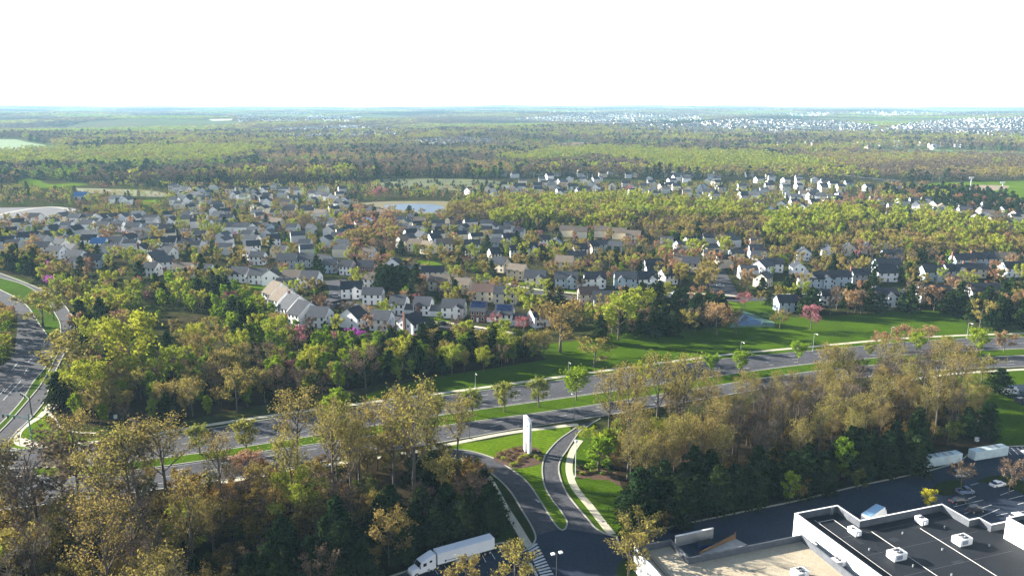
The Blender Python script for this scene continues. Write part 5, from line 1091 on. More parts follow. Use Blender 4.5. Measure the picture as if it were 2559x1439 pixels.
b.tube([(*loc(4.2, 3.0), 6.45), (*loc(8.5, 3.0), 6.45), (*loc(8.5, 8.8), 6.45)], .07, 5)
b.build('roof_pipe', mat('grey_pipe', (.45, .45, .44), .6, var=.2, scale=2), rf)
b = MB()
for q in (10, 17.5, 26): b.strip([loc(5, q), loc(36, q)], .12, 6.31, 6.315)
b.build('roof_seam', mat('seam_tar', (.09, .09, .10), .7, var=.5, scale=1.5), rf)
for (a0, b0, r_, h_) in ((7, 16, .18, .5), (11, 24, .15, .6), (19, 13, .16, .5), (22, 21, .2, .45), (30, 14, .15, .5), (33, 23, .2, .4), (16, 29, .18, .5)):
    q = loc(a0, b0); b = MB(); b.cyl(q[0], q[1], 6.303, 6.3+h_, r_, 8); b.build('roof_vent', M_pole, rf)
b = MB()
for (a0, b0, a1, b1) in ((14.5, 13.5, 16.5, 15), (27, 18, 28.4, 21), (7, 11, 8, 13.5), (20, 25, 23, 26)): b.prism([loc(a0, b0), loc(a1, b0), loc(a1, b1), loc(a0, b1)], 6.301, 6.306)
b.build('roof_patch', mat('patched_membrane', (.030, .034, .040), .7, var=.4, scale=1), rf)
b = MB(); b.tube([(*loc(9.6, .9), 6.3), (*loc(9.6, .9), 8.3)], .06, 5); b.tube([(*loc(10.1, .9), 6.3), (*loc(10.1, .9), 8.3)], .06, 5)
for zz in (6.7, 7.1, 7.5, 7.9): b.tube([(*loc(9.6, .9), zz), (*loc(10.1, .9), zz)], .04, 4)
b.build('roof_ladder', M_pole, big)
tw = thing('tall_white_block', 'tall blank white wall block rising at the right end of the dark roof', 'building')
b = MB(); inn = parapet(b, [loc(38.95, 21.5), loc(95, 21.5), loc(95, 90), loc(38.95, 90)], 10.3, 11.4, .5); b.build('wall', [M_white, M_pin, M_cap], tw)
b = MB(); b.prism([(p.x, p.y) for p in inn], 10.0, 10.3); b.build('roof', M_mem, tw)

low = thing('low_store', 'low building with tan gravel roof and dark-lined parapet beside the big dark roof', 'building')
O2 = Vector((26.8, 155.4, 0))
poly = [loc(0, 0, O2), loc(9.1, 0, O2), loc(9.1, 7.6, O2), loc(38.0, 7.6, O2), loc(36.2, 80, O2), loc(0, 80, O2)]
# stop just short of the big wall
def short(p):
    r = Vector((p[0]-O1.x, p[1]-O1.y)); a = r.dot(AX.xy); b_ = r.dot(BX.xy)
    return loc(min(a, -.06), b_)
poly = [short(p) for p in poly]
b = MB(); inn = parapet(b, poly, 4.5, 6.0, .35); b.build('wall', [M_white, M_pin, M_pin], low)
b = MB(); b.prism([(p.x, p.y) for p in inn], 4.2, 4.5); rf2 = b.build('roof', M_gravel, low)
b = MB()
b.tube([(*loc(2.3, 2.6, O2), 4.62), (*loc(2.3, 60, O2), 4.62)], .09, 5); b.tube([(*loc(2.9, 2.6, O2), 4.62), (*loc(2.9, 60, O2), 4.62)], .05, 5)
b.tube([(*loc(9, 16.5, O2), 4.62), (*loc(14.5, 16.3, O2), 4.62), (*loc(15.6, 17.4, O2), 4.62), (*loc(15.6, 40, O2), 4.62)], .09, 5)
b.build('roof_pipe', mat('rusty_pipe', (.22, .12, .09), .7, var=.3, scale=3), rf2)
b = MB(); b.strip([loc(26, 13, O2), loc(35, 30, O2)], .1, 4.51, 4.515); b.strip([loc(20, 14.5, O2), loc(24, 14.2, O2)], .15, 4.51, 4.515); b.build('roof_seam', mat('seam_tar', (.09, .09, .10)), rf2)

def hvac(px, py, zr, L, W, Hh, nf, label, rz=AZ):
    p = G(px, py, zr+Hh*.5)
    e = thing('rooftop_unit', label, 'air conditioner', (p.x, p.y, zr+.02), rz, 'air conditioners on the flat roofs')
    b = MB(); b.box(-L/2, L/2, -W/2, W/2, .25, Hh); b.build('cabinet', M_wp, e)
    b = MB(); b.box(-L/2+.15, L/2-.15, -W/2+.12, W/2-.12, 0, .248); b.build('base', M_pole, e)
    b = MB(); b.box(-L*.32, L*.12, -W/2-.03, -W/2-.004, .5, Hh-.3); b.build('grille', mat('grille_grey', (.28, .32, .38), .6, var=.4, scale=4), e)
    b = MB(); b.box(L/2+.004, L/2+.35, -W*.3, W*.3, .5, Hh-.15); b.build('hood', M_wp, e)
    for i in range(nf):
        x = L*(-.05+.24*(i//2)); y = W*(-.22+.44*(i % 2))
        b = MB(); b.cyl(x, y, Hh+.003, Hh+.16, .33, 14); f = b.build('fan', M_black, e)
        b = MB(); b.tube([(x-.3, y, Hh+.2), (x+.3, y, Hh+.2)], .02, 4); b.tube([(x, y-.3, Hh+.2), (x, y+.3, Hh+.2)], .02, 4); b.build('fan_guard', M_pole, f)
    return e
hvac(2135, 1327, 6.3, 2.7, 1.5, 1.4, 1, 'slim white rooftop unit in the far left corner of the dark roof', AZ-R(90))
hvac(2302, 1300, 6.3, 2.4, 1.6, 1.5, 2, 'white rooftop unit nearest the far parapet of the dark roof', AZ-R(90))
hvac(2404, 1349, 6.3, 3.4, 2.4, 1.7, 4, 'large white four-fan rooftop unit right of the middle of the dark roof')
hvac(2241, 1386, 6.3, 3.3, 2.4, 1.7, 4, 'large white four-fan rooftop unit left of the middle of the dark roof')
hvac(2095, 1404, 4.5, 2.6, 1.9, 1.5, 2, 'white rooftop unit on tan gravel beside the big white wall')
hvac(1998, 1432, 4.5, 3.0, 2.2, 1.6, 4, 'white rooftop unit cut by the bottom edge on tan gravel')
p = G(2030, 1361, 4.7); e = thing('roof_hatch', 'small pale roof hatch at the far corner of the tan roof', 'hatch', (p.x, p.y, 4.52), AZ)
b = MB(); b.box(-.8, .8, -.5, .5, 0, .4); b.build('curb', M_wp, e); b = MB(); b.box(-.9, .9, -.6, .6, .403, .5); b.build('lid', M_cap, e)

# loading dock in the notch
def at(px, py, z=0): return G(px, py, z)
e = thing('dock_wall', 'weathered grey concrete screen wall behind the loading notch', 'wall')
a_, c = at(1688, 1366), at(1782, 1345); d = (c-a_).normalized(); nn = Vector((-d.y, d.x, 0))
b = MB(); b.prism([(q.x, q.y) for q in (a_, c, c+nn*.35, a_+nn*.35)], 0, 2.6); b.build('panel', M_dock, e)
b = MB(); b.prism([(q.x, q.y) for q in (a_-nn*.06, c-nn*.06, c+nn*.41, a_+nn*.41)], 2.603, 2.75); b.build('coping', M_cap, e)
p = at(1762, 1367); e = thing('dumpster', 'blue steel dumpster inside the loading notch', 'dumpster', (p.x, p.y, .06), AZ)
MBl = mat('blue_enamel', (.02, .06, .20), .5, var=.25, scale=2)
b = MB(); b.box(-1.6, 1.6, -.8, .8, .12, 1.35, top=(-1.8, 1.8, -1.0, .9)); b.build('body', MBl, e)
b = MB(); b.box(-1.8, 0, -1.02, .92, 1.355, 1.42); b.build('lid', M_black, e); b = MB(); b.box(.02, 1.8, -1.02, .92, 1.355, 1.42); b.build('lid', M_black, e)
for sx in (-1.4, 1.4):
    b = MB(); b.cyl(sx, -.6, 0, .12, .1, 8); b.build('wheel', M_black, e)
e = thing('dock_ramp', 'sloping concrete ramp with brown timber wall beside the blue dumpster', 'ramp')
r0, r1 = at(1750, 1392), at(1838, 1346); d = (r1-r0).normalized(); nn = Vector((d.y, -d.x, 0))
b = MB(); q = [r0, r1, r1+nn*3.2, r0+nn*3.2]
b.face([(q[0].x, q[0].y, .9), (q[3].x, q[3].y, .9), (q[2].x, q[2].y, .12), (q[1].x, q[1].y, .12)]); b.face([(q[3].x, q[3].y, .06), (q[2].x, q[2].y, .06), (q[2].x, q[2].y, .12), (q[3].x, q[3].y, .9)][::1]); b.build('slab', M_dock, e)
b = MB(); b.prism([(s_.x, s_.y) for s_ in (r0, r1, r1-nn*.3, r0-nn*.3)], 0, 1.3); b.build('timber_wall', mat('brown_timber', (.24, .14, .075), .9, var=.3, scale=1.5), e)
b = MB(); b.cyl(r1.x, r1.y+.4, 0, 1.6, .12, 8); b.build('post', mat('orange_paint', (.5, .14, .05), .6, var=.1, scale=2), e)

# ---------------------------------------------------------------- pylon sign
def pylon():
    p = G(1318, 1133)
    e = thing('pylon_sign', 'tall white arched pylon sign on two legs in the mulch bed', 'sign', (p.x, p.y, .21), R(24))
    T, Wd, Hh = .85, 3.9, 11.3
    # slab in the x (thickness) / y (width) frame, arched opening low down, curved top
    out = []
    n = 10
    prof = [(-Wd/2, 0), (-Wd/2+1.05, 0)] + [(-Wd/2+1.05+(Wd-2.1)*(.5-.5*math.cos(math.pi*i/n)), 2.2+1.5*math.sin(math.pi*i/n)) for i in range(n+1)] + [(Wd/2-1.05, 0), (Wd/2, 0)]
    top = [(Wd/2-(Wd)*(i/n), Hh-.9+.9*math.sin(math.pi*min(1, .42+.58*(i/n)))) for i in range(n+1)]
    prof += top
    b = MB()
    pts = [Vector((0, y, z)) for y, z in prof]
    tri = tessellate_polygon([pts])
    for t in tri:
        f = [(T/2, *prof[k]) for k in t]; ar = (prof[t[1]][0]-prof[t[0]][0])*(prof[t[2]][1]-prof[t[0]][1])-(prof[t[2]][0]-prof[t[0]][0])*(prof[t[1]][1]-prof[t[0]][1])
        b.face(f if ar > 0 else f[::-1]); g = [(-T/2, *prof[k]) for k in t]; b.face(g[::-1] if ar > 0 else g)
    for i in range(len(prof)):
        a_, c = prof[i], prof[(i+1) % len(prof)]
        b.face([(-T/2, *a_), (T/2, *a_), (T/2, *c), (-T/2, *c)])
    b.build('body', M_wp, e)
    for s in (-1, 1):
        b = MB(); b.tube([(s*(T/2+.004), -Wd*.18, 8.9), (s*(T/2+.05), -Wd*.18, 8.9)], .5, 18); b.build('emblem', mat('dark_green_enamel', (.02, .06, .05), .4, var=.1, scale=2), e)
    b = MB(); b.box(-T*.28, T*.28, -Wd/2-.05, -Wd/2-.004, 4.2, 9.6); b.build('edge_panel', mat('pale_blue_panel', (.45, .52, .58), .5, var=.1, scale=2), e)
pylon()
def bush(px, py, r, m, label, group, hh=1.0, zz=.2):
    p = G(px, py)
    rng = np.random.default_rng(int(px*7+py)); n = 170
    d = rng.normal(size=(n, 3)); d /= np.linalg.norm(d, axis=1)[:, None]; d[:, 2] = np.abs(d[:, 2])
    P = d*np.array([r, r, r*hh])*rng.uniform(.65, 1.05, (n, 1))+np.array([0, 0, .15])
    ti = rng.random(n); Q = leaf_quads(rng, P, .34*max(.8, r), ti)
    me = bpy.data.meshes.new('shrub'); me.from_pydata(Q.tolist(), [], np.arange(n*4).reshape(-1, 4).tolist()); me.materials.append(LEAF[m])
    at_ = me.attributes.new('tint', 'FLOAT', 'FACE'); at_.data.foreach_set('value', ti.astype(np.float32)); me.update()
    o = link('garden_shrub', me); o.location = (p.x, p.y, zz); tag(o, label, 'shrub', group)
beds = [(1243,1143,.9,'olive'),(1252,1136,.8,'brown'),(1263,1130,.9,'olive'),(1272,1140,.8,'brown'),(1285,1126,.9,'brown'),(1258,1148,.9,'lime'),(1270,1153,.8,'brown'),(1282,1146,.8,'purple'),(1292,1138,.8,'brown'),(1298,1152,1.0,'olive'),(1280,1164,.9,'lime'),(1291,1160,.8,'lime'),(1303,1145,.8,'lime'),(1315,1141,.9,'lime'),(1326,1140,.9,'green'),(1339,1145,.9,'lime'),(1349,1150,.9,'green'),(1335,1132,.9,'ever'),(1347,1136,.9,'ever'),(1304,1126,.7,'brown')]
for i, (x, y, r, m) in enumerate(beds): bush(x, y, r, m, f'clipped shrub, {ordinal(i)} from the left tip of the mulch bed around the pylon sign', 'shrubs in the pylon bed', .75, .24)
for i, x in enumerate(range(1442, 1524, 9)):
    bush(x, 1182-(abs(x-1480)*.0)+3*math.sin(i), .8, ('ever', 'green', 'olive')[i % 3], f'low hedge shrub, {ordinal(i)} from the globe lamp in the bed right of the drive', 'shrubs in the east bed', .7, .07)
    bush(x+4, 1169+2*math.sin(i), .9, ('ever', 'ever', 'green')[i % 3], f'back-row hedge shrub, {ordinal(i)} from the globe lamp right of the drive', 'back-row shrubs in the east bed', .7, .07)

# ---------------------------------------------------------------- lamps and poles
def lamp_label(e, l): e['label'] = l
def cobra(px, py, h, label, ang_=0, name='street_lamp', m=M_pole):
    p = G(px, py); e = thing(name, label, 'street lamp', (p.x, p.y, .05), ang_, 'street lamps along the main road')
    b = MB(); b.tube([(0, 0, 0), (0, 0, h*.97)], [.12, .06], 8); b.build('pole', m, e)
    b = MB(); b.cyl(0, 0, 0, .5, .28, 8); b.build('base', m, e)
    b = MB(); b.tube([(0, 0, h*.96), (.7, 0, h), (1.6, 0, h)], .06, 6); a = b.build('arm', m, e)
    b = MB(); b.box(1.5, 2.2, -.14, .14, h-.08, h+.08, top=(1.55, 2.1, -.08, .08)); hd = b.build('lamp_head', M_pole, e)
    b = MB(); b.box(1.6, 2.1, -.1, .1, h-.13, h-.083); b.build('lens', M_lens, hd)
for x, y, t, l, a in [(1173,1097,1038,'dark street lamp between the near carriageway and the sidewalk left of the pylon',R(110)),(1434,1054,990,'dark street lamp at the top of the right drive',R(110)),(1188,968,933,'street lamp on the dark verge above the small median trees',R(-70)),(1420,941,905,'street lamp on the lawn verge above the fifth median tree',R(-70)),(1636,918,884,'thin street lamp on the lawn left of the yellow round trees',R(-70)),(1850,893,855,'street lamp on the verge directly above the yellow round trees',R(-70)),(2031,878,834,'tall pale street lamp on the verge in front of the hillside lawn',R(-70)),(2224,858,818,'pale street lamp left of the spreading orange tree',R(-70)),(2416,845,808,'leaning pale street lamp above the big green ball-shaped tree',R(-70))]:
    p = G(x, y); dep = project(p.x, p.y, 0)[2]; cobra(x, y, (y-t)/(FPX/dep)/.93, l, a, m=M_dpole if y > 1000 else M_pole)
def shoebox(px, py, h, label, n=2):
    p = G(px, py); e = thing('parking_lamp', label, 'lamp post', (p.x, p.y, .05), R(20), 'parking lot lamps')
    b = MB(); b.cyl(0, 0, 0, .7, .32, 10); b.build('base', M_conc, e); b = MB(); b.tube([(0, 0, .7), (0, 0, h)], [.11, .08], 6); b.build('pole', M_dpole, e)
    for s in ((-1, 1) if n == 2 else (1,)):
        b = MB(); b.tube([(0, 0, h-.1), (s*.5, 0, h-.1)], .05, 4); b.build('arm', M_dpole, e)
        b = MB(); b.box(min(s*.5, s*1.25), max(s*.5, s*1.25), -.35, .35, h-.2, h+.08); hd = b.build('lamp_head', M_wp, e)
        b = MB(); b.box(min(s*.6, s*1.15), max(s*.6, s*1.15), -.27, .27, h-.26, h-.203); b.build('lens', M_lens, hd)
shoebox(1390, 1452+20, 8.6, 'twin-headed parking lamp on a thin pole in front of the crosswalk'); shoebox(2552, 1192, 8.0, 'twin-headed parking lamp at the right edge by the parking bays')
p = G(1438, 1193); e = thing('globe_lamp', 'slim pale pole with a white globe beside the right drive', 'lamp post', (p.x, p.y, .06), 0)
b = MB(); b.tube([(0, 0, 0), (0, 0, 10.3)], [.12, .07], 8); b.build('pole', M_wp, e); b = MB(); b.cyl(0, 0, 0, .5, .3, 10); b.build('base', M_conc, e)
b = MB(); b.tube([(0, 0, 10.3), (0, 0, 10.45), (0, 0, 10.75), (0, 0, 11.05), (0, 0, 11.2)], [.12, .38, .52, .38, .05], 12); b.build('globe', M_wp, e)
for px, py, t, l in ((2423, 482, 443, 'tall sports floodlight mast left of the infield'), (2502, 487, 455, 'second sports floodlight mast right of the infield')):
    p = G(px, py); dep = project(p.x, p.y, 0)[2]; h = (py-t)/(FPX/dep)
    e = thing('floodlight_mast', l, 'floodlight', (p.x, p.y, 0), 0, 'floodlights at the playing field'); b = MB(); b.tube([(0, 0, 0), (0, 0, h)], [.4, .25], 6); b.build('pole', M_wp, e)
    b = MB(); b.box(-2.6, 2.6, -.25, .25, h-1.6, h-.9); b.box(-2.6, 2.6, -.25, .25, h-.5, h+.2); b.build('lamp_bank', M_wp, e)
M_teal = mat('teal_paint', (.05, .20, .18), .5, var=.2, scale=2)
def signal(px, py, h, arm, a, label, m):
    p = G(px, py); e = thing('traffic_signal', label, 'traffic signal', (p.x, p.y, .1), a, 'traffic signal masts at the junction')
    b = MB(); b.tube([(0, 0, 0), (0, 0, h)], [.24, .16], 8); b.build('pole', m, e); b = MB(); b.cyl(0, 0, 0, .35, .42, 10); b.build('base', M_conc, e)
    b = MB(); b.tube([(0, 0, h*.80), (arm*.5, 0, h*.86), (arm, 0, h*.87)], [.14, .11, .07], 6); b.build('arm', m, e)
    for k in (.55, .78, .97):
        b = MB(); b.box(arm*k-.22, arm*k+.22, -.18, .18, h*.87-1.15, h*.87-.1); s = b.build('signal_head', M_dpole, e)
        for j, mm in enumerate((M_red, M_lens, M_teal)):
            b = MB(); b.tube([(arm*k, -.185, h*.87-.3-.33*j), (arm*k, -.24, h*.87-.3-.33*j)], .11, 8); b.build('lens', mm, s)
signal(80, 1103, 9.0, 10, R(165), 'teal traffic signal mast on the bright corner lawn', M_teal)
signal(80, 1040, 7.4, 8, R(140), 'dark traffic signal mast at the tip of the upper sidewalk', M_dpole)
p = G(50, 1112); e = thing('pedestrian_post', 'short black push-button post on the corner plaza', 'post', (p.x, p.y, .12)); b = MB(); b.cyl(0, 0, 0, 3.0, .08, 8); b.build('pole', M_dpole, e); b = MB(); b.box(-.25, .25, -.2, .2, 2.4, 3.1); b.build('signal_head', M_dpole, e)

# ---------------------------------------------------------------- vehicles
def wheel(e, x, y, r, wd=.26):
    s = 1 if y > 0 else -1
    b = MB(); b.tube([(x, y-wd/2, r), (x, y+wd/2, r)], r, 16); t = b.build('wheel', M_black, e)
    b = MB(); b.tube([(x, y+s*wd/2+s*.003, r), (x, y+s*(wd/2+.03), r)], r*.55, 12); b.build('rim', M_pole, t)
def loft(b, secs):
    "closed body from cross-sections (x, [(y, z), ...])"
    n = len(secs[0][1]); base = len(b.v)
    for x, pr in secs: b.v += [(x, y, z) for y, z in pr]
    for i in range(len(secs)-1):
        for j in range(n):
            b.f.append((base+i*n+j, base+(i+1)*n+j, base+(i+1)*n+(j+1) % n, base+i*n+(j+1) % n)); b.mi.append(b.cur)
    b.f.append(tuple(base+j for j in range(n))); b.f.append(tuple(base+(len(secs)-1)*n+j for j in range(n))[::-1]); b.mi += [b.cur]*2
def car(px, py, rz, paint, label, kind='car'):
    p = G(px, py); e = thing('parked_car', label, 'car', (p.x, p.y, .06), rz, 'parked cars')
    def sec(w, z0, z1): return [(-w, z0), (w, z0), (w*1.02, (z0+z1)/2), (w*.95, z1), (-w*.95, z1), (-w*1.02, (z0+z1)/2)]
    b = MB(); loft(b, [(-2.25, sec(.78, .35, .72)), (-2.1, sec(.88, .28, .92)), (-1.2, sec(.91, .25, .98)), (.9, sec(.91, .25, .98)), (1.7, sec(.89, .25, .88)), (2.15, sec(.84, .28, .76)), (2.28, sec(.74, .36, .62))]); bd = b.build('body', paint, e)
    def cs(w, z): return [(-w, z), (w, z), (w, z+.001), (-w, z+.001)]
    if kind == 'pickup': x0, x1, x2, x3 = -.35, -.2, .75, 1.3
    elif kind == 'suv': x0, x1, x2, x3 = -2.05, -1.8, .45, 1.15
    else: x0, x1, x2, x3 = -1.75, -1.0, .3, 1.1
    ht = 1.78 if kind != 'car' else 1.46
    b = MB(); A = [(x0, -.82, .97), (x3, -.82, .97), (x3, .82, .97), (x0, .82, .97)]; T = [(x1, -.66, ht-.06), (x2, -.66, ht-.06), (x2, .66, ht-.06), (x1, .66, ht-.06)]
    for i in range(4): b.face([A[i], A[(i+1) % 4], T[(i+1) % 4], T[i]])
    b.build('windows', M_glass, e)
    b = MB(); b.box(x1-.04, x2+.04, -.68, .68, ht-.062, ht); b.build('roof', paint, e)
    if kind == 'pickup':
        b = MB(); b.box(-2.1, -.45, -.74, .74, .99, 1.0); b.build('bed', M_black, e)
        for s in (-1, 1): b = MB(); b.box(-2.15, -.4, s*.82-.07, s*.82+.07, .96, 1.2); b.build('bed_side', paint, e)
    for x in (-1.35, 1.4):
        for y in (-.82, .82): wheel(e, x, y, .34)
    for s in (-1, 1):
        b = MB(); b.box(2.12, 2.27, s*.62-.16, s*.62+.16, .58, .72); b.build('headlight', M_lens, e)
        b = MB(); b.box(-2.27, -2.12, s*.64-.14, s*.64+.14, .66, .84); b.build('tail_light', M_red, e)
P_w = mat('white_car_paint', (.75, .77, .80), .25, var=.03, scale=1, spec=.5); P_b = mat('blue_car_paint', (.10, .15, .26), .3, var=.05, scale=1, spec=.5); P_k = mat('black_car_paint', (.02, .022, .03), .25, var=.05, scale=1, spec=.5); P_s = mat('silver_car_paint', (.45, .47, .50), .3, var=.05, scale=1, spec=.5)
car(2492, 1214, R(20), P_w, 'white sedan parked on the far side of the lot by the curved island'); car(2411, 1232, R(8), P_b, 'blue pickup truck in the bay behind the tall parapet', 'pickup')
car(2402, 1190, R(2), P_s, 'silver car half hidden by the bare tree near the containers', 'suv'); car(2394, 1256, R(12), P_k, 'black sedan in the bay just below the blue pickup'); car(2437, 1278, R(14), P_k, 'dark car with white roof strip next to the parapet corner', 'suv')
car(2550, 1005, R(25), P_k, 'dark car beside the white van at the upper right edge', 'suv')
car(2545, 1298, R(12), P_w, 'white vehicle at the right edge beyond the tall white wall', 'suv')

def box_trailer(px, py, rz, L, label, name='shipping_container', m=None):
    p = G(px, py); m = m or mat('pale_teal_steel', (.56, .68, .70), .6, var=.18, scale=.6)
    e = thing(name, label, 'container', (p.x, p.y, .06), rz, 'containers parked along the wood'); W, h = 2.5, 2.8
    b = MB(); b.box(-L/2, L/2, -W/2, W/2, .18, h); b.build('body', m, e)
    b = MB()
    n = int(L/.5)
    for i in range(n):
        x = -L/2+.25+i*.5
        for s in (-1, 1): b.box(x-.1, x+.1, min(s*W/2, s*(W/2+.05)), max(s*W/2, s*(W/2+.05)), .3, h-.12)
    b.build('corrugation', m, e)
    for s in (-1, 1): b = MB(); b.box(L/2+.004, L/2+.06, min(s*.03, s*1.2), max(s*.03, s*1.2), .3, h-.1); b.build('door', m, e)
    b = MB(); b.box(-L/2, L/2, -W/2+.1, W/2-.1, 0, .178); b.build('base_frame', M_dpole, e)
    b = MB()
    for k in (-.2, .05, .25): b.box(L*k-.5, L*k+.5, -.9, .9, h+.003, h+.05)
    b.build('roof_patch', M_dock, e)
box_trailer(2352, 1158, R(17), 12.2, 'shorter left pale teal container beside the dark pines'); box_trailer(2468, 1141, R(17), 12.2, 'right-hand pale teal container next to the empty bays')

def cab(e, x0, m, sleeper=True):
    "tractor unit facing -x, its back wall at x0"
    b = MB()
    def s(w, z0, z1): return [(-w, z0), (w, z0), (w, z1), (w*.8, z1+.12), (-w*.8, z1+.12), (-w, z1)]
    loft(b, [(x0-6.0, s(.85, .55, 1.25)), (x0-5.8, s(1.0, .5, 1.6)), (x0-4.3, s(1.12, .5, 1.95)), (x0-4.25, s(1.15, .5, 2.0))]); b.build('hood', m, e)
    b = MB(); loft(b, [(x0-4.24, s(1.2, .6, 2.0)), (x0-3.6, s(1.22, .6, 2.9)), (x0-2.2, s(1.24, .6, 3.3)), (x0-.6, s(1.24, .6, 3.75)), (x0-.1, s(1.2, .6, 3.8))]); c_ = b.build('cab', m, e)
    b = MB(); q = [(x0-4.27, -1.0, 2.12), (x0-3.66, -1.02, 2.92), (x0-3.66, 1.02, 2.92), (x0-4.27, 1.0, 2.12)]; b.face([(a-.03, y, z) for a, y, z in q]); b.face([(a-.03, y, z) for a, y, z in q][::-1]); b.build('windshield', M_glass, c_)
    for sgn in (-1, 1):
        b = MB(); b.box(x0-3.3, x0-2.5, min(sgn*1.245, sgn*1.27), max(sgn*1.245, sgn*1.27), 2.0, 2.75); b.build('side_window', M_glass, c_)
        b = MB(); b.box(x0-1.7, x0-1.1, min(sgn*1.247, sgn*1.27), max(sgn*1.247, sgn*1.27), 2.4, 2.9); b.build('sleeper_window', M_glass, c_)
        b = MB(); b.cyl(x0-2.0, sgn*1.2, .5, 1.1, .3, 10); b.build('fuel_tank', M_pole, e)
        b = MB(); b.box(x0-6.02, x0-5.85, sgn*.8-.15, sgn*.8+.15, .9, 1.15); b.build('headlight', M_lens, e)
        b = MB(); b.box(x0-4.3, x0-4.1, min(sgn*1.3, sgn*1.55), max(sgn*1.3, sgn*1.55), 2.0, 2.6); b.build('mirror', M_dpole, e)
        for x in (x0-4.9, x0-.9, x0+.4): wheel(e, x, sgn*1.05, .5, .3)
    b = MB(); b.box(x0-5.0, x0+1.3, -.45, .45, .55, .85); b.build('chassis', M_dpole, e)
    b = MB(); b.box(x0-6.1, x0-5.95, -.95, .95, .45, .8); b.build('bumper', M_pole, e)
def semi():
    a_, c = G(1093, 1412, 1.2), G(1236, 1371, 1.2); d = c-a_; rz = math.atan2(d.y, d.x); L = 14.0
    n2 = Vector((-math.sin(rz), math.cos(rz), 0)); mid = c-Vector((math.cos(rz), math.sin(rz), 0))*L/2+n2*1.28
    e = thing('semi_trailer', 'long white box trailer behind the white tractor, parked under the dark wood', 'trailer', (mid.x, mid.y, .06), rz)
    b = MB(); b.box(-L/2, L/2, -1.28, 1.28, 1.15, 3.85); bx = b.build('box', M_wp, e)
    b = MB(); b.box(-L/2-.02, L/2+.02, -1.3, -1.282, 1.1, 1.24); b.box(-L/2-.02, L/2+.02, 1.282, 1.3, 1.1, 1.24); b.build('side_rail', M_dpole, e)
    b = MB(); b.box(-L/2+4.2, L/2-3.6, -1.26, -1.2, .35, 1.09); b.build('side_skirt', M_pole, e)
    b = MB(); b.box(-L/2+.2, L/2-.2, -.5, .5, .9, 1.148); b.build('chassis', M_dpole, e)
    for x in (L/2-2.4, L/2-1.1):
        for y in (-1.05, 1.05): wheel(e, x, y, .5, .35)
    b = MB()
    for s in (-1, 1): b.box(L/2+.004, L/2+.05, min(s*.03, s*1.2), max(s*.03, s*1.2), 1.3, 3.78)
    b.build('rear_door', M_wp, e)
    b = MB(); b.tube([(-L/2+1.9, -1.283, 1.75), (-L/2+1.9, -1.30, 1.75)], .26, 16); b.build('logo_mark', mat('navy_print', (.03, .04, .10), .6, var=.1, scale=2), bx)
    b = MB()
    for k_ in range(7): b.box(-L/2+2.35+k_*.26, -L/2+2.5+k_*.26, -1.296, -1.283, 1.62, 1.84+.05*(k_ % 2))
    b.build('logo_stroke', mat('navy_print', (.03, .04, .10)), bx)
    for x in (-L/2+3.6,):
        for y in (-.9, .9): b = MB(); b.box(x-.08, x+.08, y-.08, y+.08, .05, 1.1); b.build('landing_leg', M_dpole, e)
    rz2 = rz+R(8); t = thing('semi_tractor', 'white sleeper-cab semi tractor coupled to the long trailer', 'truck', (0, 0, .06), rz2)
    b0 = Vector((mid.x, mid.y, 0))-Vector((math.cos(rz), math.sin(rz), 0))*(L/2+.45); t.location = (b0.x, b0.y, .06)
    cab(t, 0, M_wp)
semi()
def box_truck(px, py, rz, L, label, z=0):
    p = G(px, py, z); e = thing('box_truck', label, 'truck', (p.x, p.y, .06), rz, 'box trucks')
    b = MB(); b.box(-L/2, L/2-1.9, -1.15, 1.15, .9, 3.3); b.build('box', M_wp, e)
    b = MB(); b.box(-L/2+.1, L/2-2.0, -1.08, 1.08, 3.303, 3.34); b.build('box_roof', mat('blue_roof_skin', (.22, .40, .58), .5, var=.1, scale=1), e)
    b = MB(); b.box(L/2-1.85, L/2, -1.0, 1.0, .5, 2.2, top=(L/2-1.8, L/2-.75, -.92, .92)); b.build('cab', M_wp, e)
    b = MB(); b.box(L/2-.62, L/2-.3, -.85, .85, 1.3, 2.0, top=(L/2-.84, L/2-.66, -.8, .8)); b.build('windshield', M_glass, e)
    b = MB(); b.box(-L/2+.2, L/2-.2, -.5, .5, .5, .88); b.build('chassis', M_dpole, e)
    for x in (-L/2+1.6, L/2-1.1):
        for y in (-.95, .95): wheel(e, x, y, .42, .3)
    for s in (-1, 1): b = MB(); b.box(L/2-.05, L/2+.03, s*.7-.15, s*.7+.15, .7, .9); b.build('headlight', M_lens, e)
box_truck(2186, 1284, R(40), 9.5, 'white truck with pale blue roof parked behind the notched parapet', 2.0)
box_truck(2524, 987, R(18), 6.5, 'small white box truck at the upper right edge of the picture')
for x, y, l in ((1499, 1300, 'grey drain grate box on the right drive kerb'), (1343, 1252, 'drain grate in the left drive kerb by the island')):
    p = G(x, y); o = MB().box(-.9, .9, -.3, .3, 0, .2).build('drain_grate', M_dock); o.location = (p.x, p.y, .05); o.rotation_euler = (0, 0, R(-55)); tag(o, l, 'drain')
p = G(2441, 1102); e = thing('utility_box', 'small white utility box glinting under the pines above the containers', 'utility box', (p.x, p.y, .03), .3); b = MB(); b.box(-.5, .5, -.4, .4, 0, 1.1); b.build('cabinet', M_wp, e); b = MB(); b.box(-.55, .55, -.45, .45, 1.103, 1.16); b.build('lid', M_wp, e)
p = G(289, 1045); e = thing('utility_box', 'small white utility box in the dark edge of the middle wood', 'utility box', (p.x, p.y, .03), .3); b = MB(); b.box(-.5, .5, -.4, .4, 0, 1.1); b.build('cabinet', M_wp, e); b = MB(); b.box(-.55, .55, -.45, .45, 1.103, 1.16); b.build('lid', M_wp, e)
